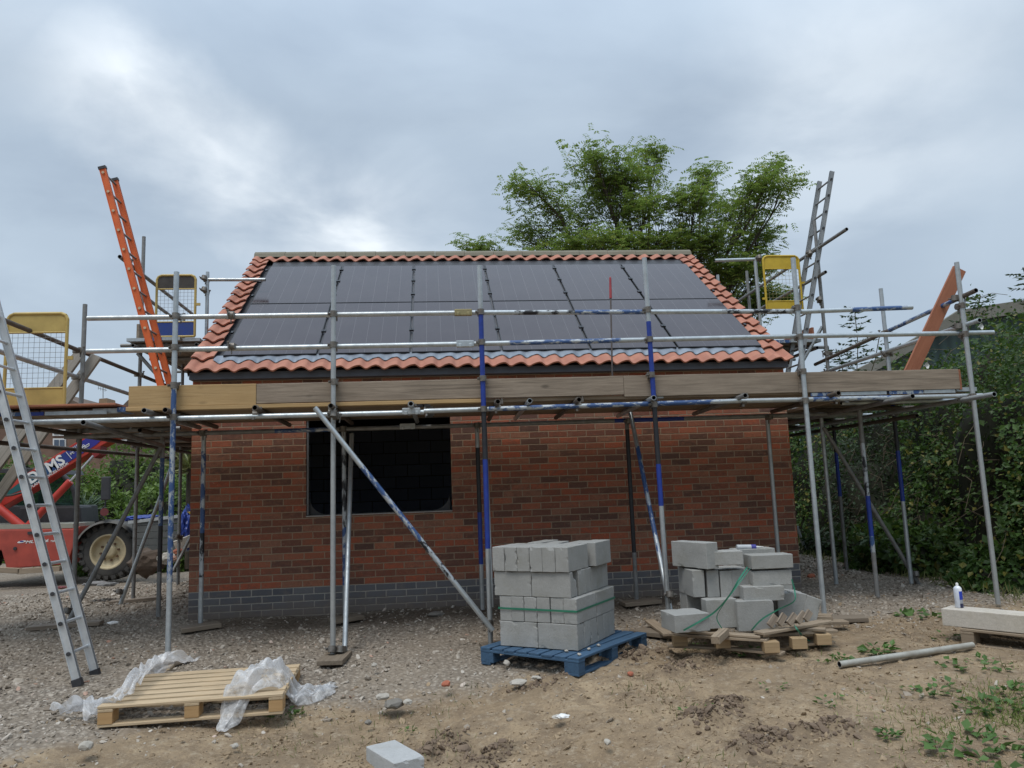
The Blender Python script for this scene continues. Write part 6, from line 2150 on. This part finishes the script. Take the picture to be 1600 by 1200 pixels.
# ------------------------------------------------------------------ far houses and shed
HBR = m_plain('brown_far_brick', (.20, .125, .09), (.15, .09, .065), .9, 0, 4)
ROOFT = m_plain('brown_roof_tile', (.15, .11, .085), (.11, .08, .06), .9, 0, 3)
Yh = 34
h1 = empty('brown_house', at(60, 760, Y=Yh), 'brown brick house with small white windows behind the left scaffold', 'house')
wl = prism('wall', [(-160, 790), (175, 790), (175, 668), (120, 648), (90, 638), (-160, 634)], Yh, 6, HBR, h1, 0)
rf = prism('roof', [(-170, 640), (-170, 606), (88, 612), (106, 622), (152, 643), (190, 668), (185, 674), (100, 640)], Yh - .3, 6.6, ROOFT, h1, 0)
for (x0_, y0_, x1_, y1_) in ((82.5, 685, 102.5, 700), (82, 672, 103, 681)):
    f = prism('window', [(x0_, y0_), (x1_, y0_), (x1_, y1_), (x0_, y1_)], Yh - .06, .08, WHITE, h1, 0)
    xm = (x0_ + x1_) / 2
    for (xa, xb_) in ((x0_ + 2, xm - .8), (xm + .8, x1_ - 2)):
        prism('pane', [(xa, y0_ + 2.2), (xb_, y0_ + 2.2), (xb_, y1_ - 2.5), (xa, y1_ - 2.5)], Yh - .085, .02, m_plain('far_window_glass', (.08, .11, .16), (.1, .13, .18), .2), f, 0)
h2 = empty('tiled_roof_house', at(175, 700, Y=40), 'far house with a low brown roof and a stubby orange brick chimney', 'house')
prism('wall', [(95, 760), (250, 756), (250, 655), (95, 655)], 40, 6, HBR, h2, 0)
prism('roof', [(85, 650), (112, 623), (150, 638), (185, 640), (200, 625), (262, 640), (262, 662), (85, 664)], 39.7, 6.5, ROOFT, h2, 0)
ch = prism('chimney', [(149, 645), (150, 636), (154, 632), (155, 623), (167, 622), (168, 631), (173, 636), (174, 645)], 39.4, 1.0, m_plain('orange_chimney_brick', (.33, .22, .13), (.24, .16, .1), .9, 0, 10), h2, 0)
b = MB(); a_ = at(161, 622, Y=39.6); b.tube(a_, at(161, 604, Y=39.6), .02, 5); b.tube(at(153, 606, Y=39.6), at(167, 610, Y=39.6), .015, 5)
for q in range(4): b.tube(at(154 + q * 3.5, 603 + q, Y=39.6), at(153.5 + q * 3.5, 609 + q, Y=39.6), .01, 4)
b.build('aerial', DKGALV, ch)
# green corrugated shed on the right
k = NB('green_cladding')
X_, Y_, Z_ = k.sep()
wv = k.math('SINE', k.math('MULTIPLY', X_, 24))
cl = k.mix(k.sr(wv, -1, 1), (.012, .03, .028), (.03, .06, .055))
cl = k.mix(k.sr(k.noise(1.2, 4, .6), .4, .7, 0, .4), cl, (.04, .05, .045))
CLAD = k.fin(cl, .55)
sh = empty('green_shed', at(1500, 760, Y=16), 'dark green corrugated shed with a grey weathered roof edge behind the hedge', 'shed')
prism('wall', [(1250, 860), (1720, 860), (1720, 474), (1505, 498), (1440, 533), (1340, 590), (1250, 640)], 16.2, 7, CLAD, sh, 0, (1.2, 1, 0))
# grey verge boards made of short lengths
vp = [(1235, 634), (1285, 606), (1335, 579), (1385, 554), (1432, 527), (1500, 484), (1550, 476), (1610, 467), (1720, 452)]
for i in range(len(vp) - 1):
    (xa, ya), (xb_, yb_) = vp[i], vp[i + 1]
    prism('verge_board', [(xa, ya), (xb_ - .6, yb_ + .2), (xb_ - .6, yb_ + (17 if i < 5 else 20)), (xa, ya + (17 if i < 5 else 20))], 16.05 + .01 * (i % 2), .12, m_concrete('lichen_cement%d' % i, (.30, .29, .26), (.19, .185, .16), 1, .4) if i == 0 else bpy.data.materials['lichen_cement0'], sh, 0)
prism('roof', [(1237, 637), (1505, 488), (1720, 456), (1720, 466), (1505, 499), (1237, 648)], 16.18, 7, m_plain('cement_sheet', (.22, .22, .2)), sh, 0, (1.2, 1, 0))
# distant tree line beyond, so that the horizon is never bare
n = 26000
A_ = rng.uniform(radians(-80), radians(80), n); R_ = rng.uniform(80, 95, n)
hh_ = 3.2 + 2.2 * (vnoise(A_ * 20, A_ * 0, 1.0, 31) + .5) + 1.4 * vnoise(A_ * 20, A_ * 0, 4.0, 33)
Pz = np.sqrt(rng.random(n)) * hh_
C_ = np.stack([R_ * np.sin(A_), R_ * np.cos(A_), Pz], 1)
ft = leaf_mesh('distant_trees', C_, rng.normal(0, 1, (n, 3)), rng.uniform(.8, 1.6, n), LEAF_D, None, .8, .2); tag(ft, kind='stuff')

# ------------------------------------------------------------------ sky and light
w = bpy.data.worlds.new('World'); scene.world = w; w.use_nodes = True
nt = w.node_tree; nt.nodes.clear()
SUN_EL, SUN_AZ = radians(66), radians(215)     # azimuth clockwise from +Y


class WB(NB):
    def __init__(s):
        s.nt = nt; s.tc = nt.nodes.new('ShaderNodeTexCoord'); s.obj = s.tc.outputs['Generated']


k = WB()
out = k.n('OutputWorld'); bg = k.n('Background'); nt.links.new(bg.outputs[0], out.inputs[0])
sky = k.n('TexSky'); sky.sky_type = 'NISHITA'; sky.sun_disc = False; sky.sun_elevation = SUN_EL; sky.sun_rotation = SUN_AZ
sky.air_density = 1.4; sky.dust_density = 3.0
Dx, Dy, Dz = k.sep()
dzc = k.math('ADD', k.math('MAXIMUM', Dz, 0.0), .22)
cv = k.comb(k.math('DIVIDE', Dx, dzc), k.math('DIVIDE', Dy, dzc), 0)
n1 = k.noise(.62, 5, .5, cv, dist=.2)
n2 = k.noise(1.9, 8, .52, k.scale((1, 1.1, 1), cv), dist=.3)


def lobe(px, py, wd):
    d = (Rv * ((px - 800) / FPX) - Uv * ((py - 600) / FPX) + Fv).normalized()
    v = k.n('VectorMath', operation='DOT_PRODUCT'); k.put(v.inputs[0], k.obj); v.inputs[1].default_value = d[:]
    return k.sr(v.outputs['Value'], cos(wd), 1.0)


base_c = k.mix(k.sr(n1, .32, .68), (.325, .40, .49), (.465, .55, .64))
# brighter break in the cloud running from upper left to the left of the roof, soft bright area upper right
_a = (Rv * ((120 - 800) / FPX) - Uv * ((95 - 600) / FPX) + Fv).normalized(); _b = (Rv * ((500 - 800) / FPX) - Uv * ((350 - 600) / FPX) + Fv).normalized()
_n = _a.cross(_b).normalized()
nv = k.n('VectorMath', operation='DOT_PRODUCT'); k.put(nv.inputs[0], k.obj); nv.inputs[1].default_value = _n[:]
wob = k.math('MULTIPLY', k.math('SUBTRACT', k.noise(5, 5, .6), .5), .16)
streak = k.sr(k.math('ABSOLUTE', k.math('ADD', nv.outputs['Value'], wob)), .0, .10, .95, 0)
streak = k.math('MULTIPLY', streak, k.sr(lobe(370, 285, .24), .0, .6, 0, 1))
br = k.math('ADD', streak, k.math('ADD', k.math('MULTIPLY', lobe(1370, 120, .22), .45), k.math('ADD', k.math('MULTIPLY', lobe(600, 385, .14), .3), k.math('MULTIPLY', lobe(20, 20, .12), .2))))
brn = k.math('MULTIPLY', br, k.sr(n2, .34, .60))
c = k.mix(k.math('MULTIPLY', k.math('MINIMUM', brn, 1.0), .9), base_c, (.80, .85, .89))
dk = k.math('MULTIPLY', k.math('ADD', lobe(620, 60, .45), k.math('ADD', lobe(60, 330, .2), lobe(1180, 330, .25))), k.sr(n2, .62, .40))
c = k.mix(k.math('MINIMUM', k.math('MULTIPLY', dk, .55), .6), c, (.26, .325, .415))
# overcast sky is brighter overhead
zen = k.sr(Dz, .45, 1.0, 1.2, 2.7)
# low sky behind the camera is dimmed to deepen shade under the platform
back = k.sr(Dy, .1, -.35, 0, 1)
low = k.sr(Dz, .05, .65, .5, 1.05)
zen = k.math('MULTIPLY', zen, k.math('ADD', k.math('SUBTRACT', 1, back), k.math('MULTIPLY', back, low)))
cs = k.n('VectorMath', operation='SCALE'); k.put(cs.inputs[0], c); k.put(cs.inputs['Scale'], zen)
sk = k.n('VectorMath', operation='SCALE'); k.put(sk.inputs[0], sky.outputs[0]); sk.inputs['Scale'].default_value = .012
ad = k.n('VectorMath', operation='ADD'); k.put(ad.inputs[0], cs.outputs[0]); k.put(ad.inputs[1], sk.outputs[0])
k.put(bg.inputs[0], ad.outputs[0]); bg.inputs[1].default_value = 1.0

sd = bpy.data.lights.new('sun', 'SUN'); sd.energy = 1.75; sd.angle = radians(22); sd.color = (1, .95, .88)
so = bpy.data.objects.new('sun', sd); col.objects.link(so)
dirv = Vector((sin(SUN_AZ) * cos(SUN_EL), cos(SUN_AZ) * cos(SUN_EL), sin(SUN_EL)))
so.rotation_euler = dirv.to_track_quat('Z', 'Y').to_euler()

scene.view_settings.view_transform = 'Standard'
scene.view_settings.look = 'None'
scene.view_settings.exposure = 0
scene.render.engine = 'CYCLES'
scene.cycles.max_bounces = 6
scene.cycles.diffuse_bounces = 3
scene.cycles.transparent_max_bounces = 12
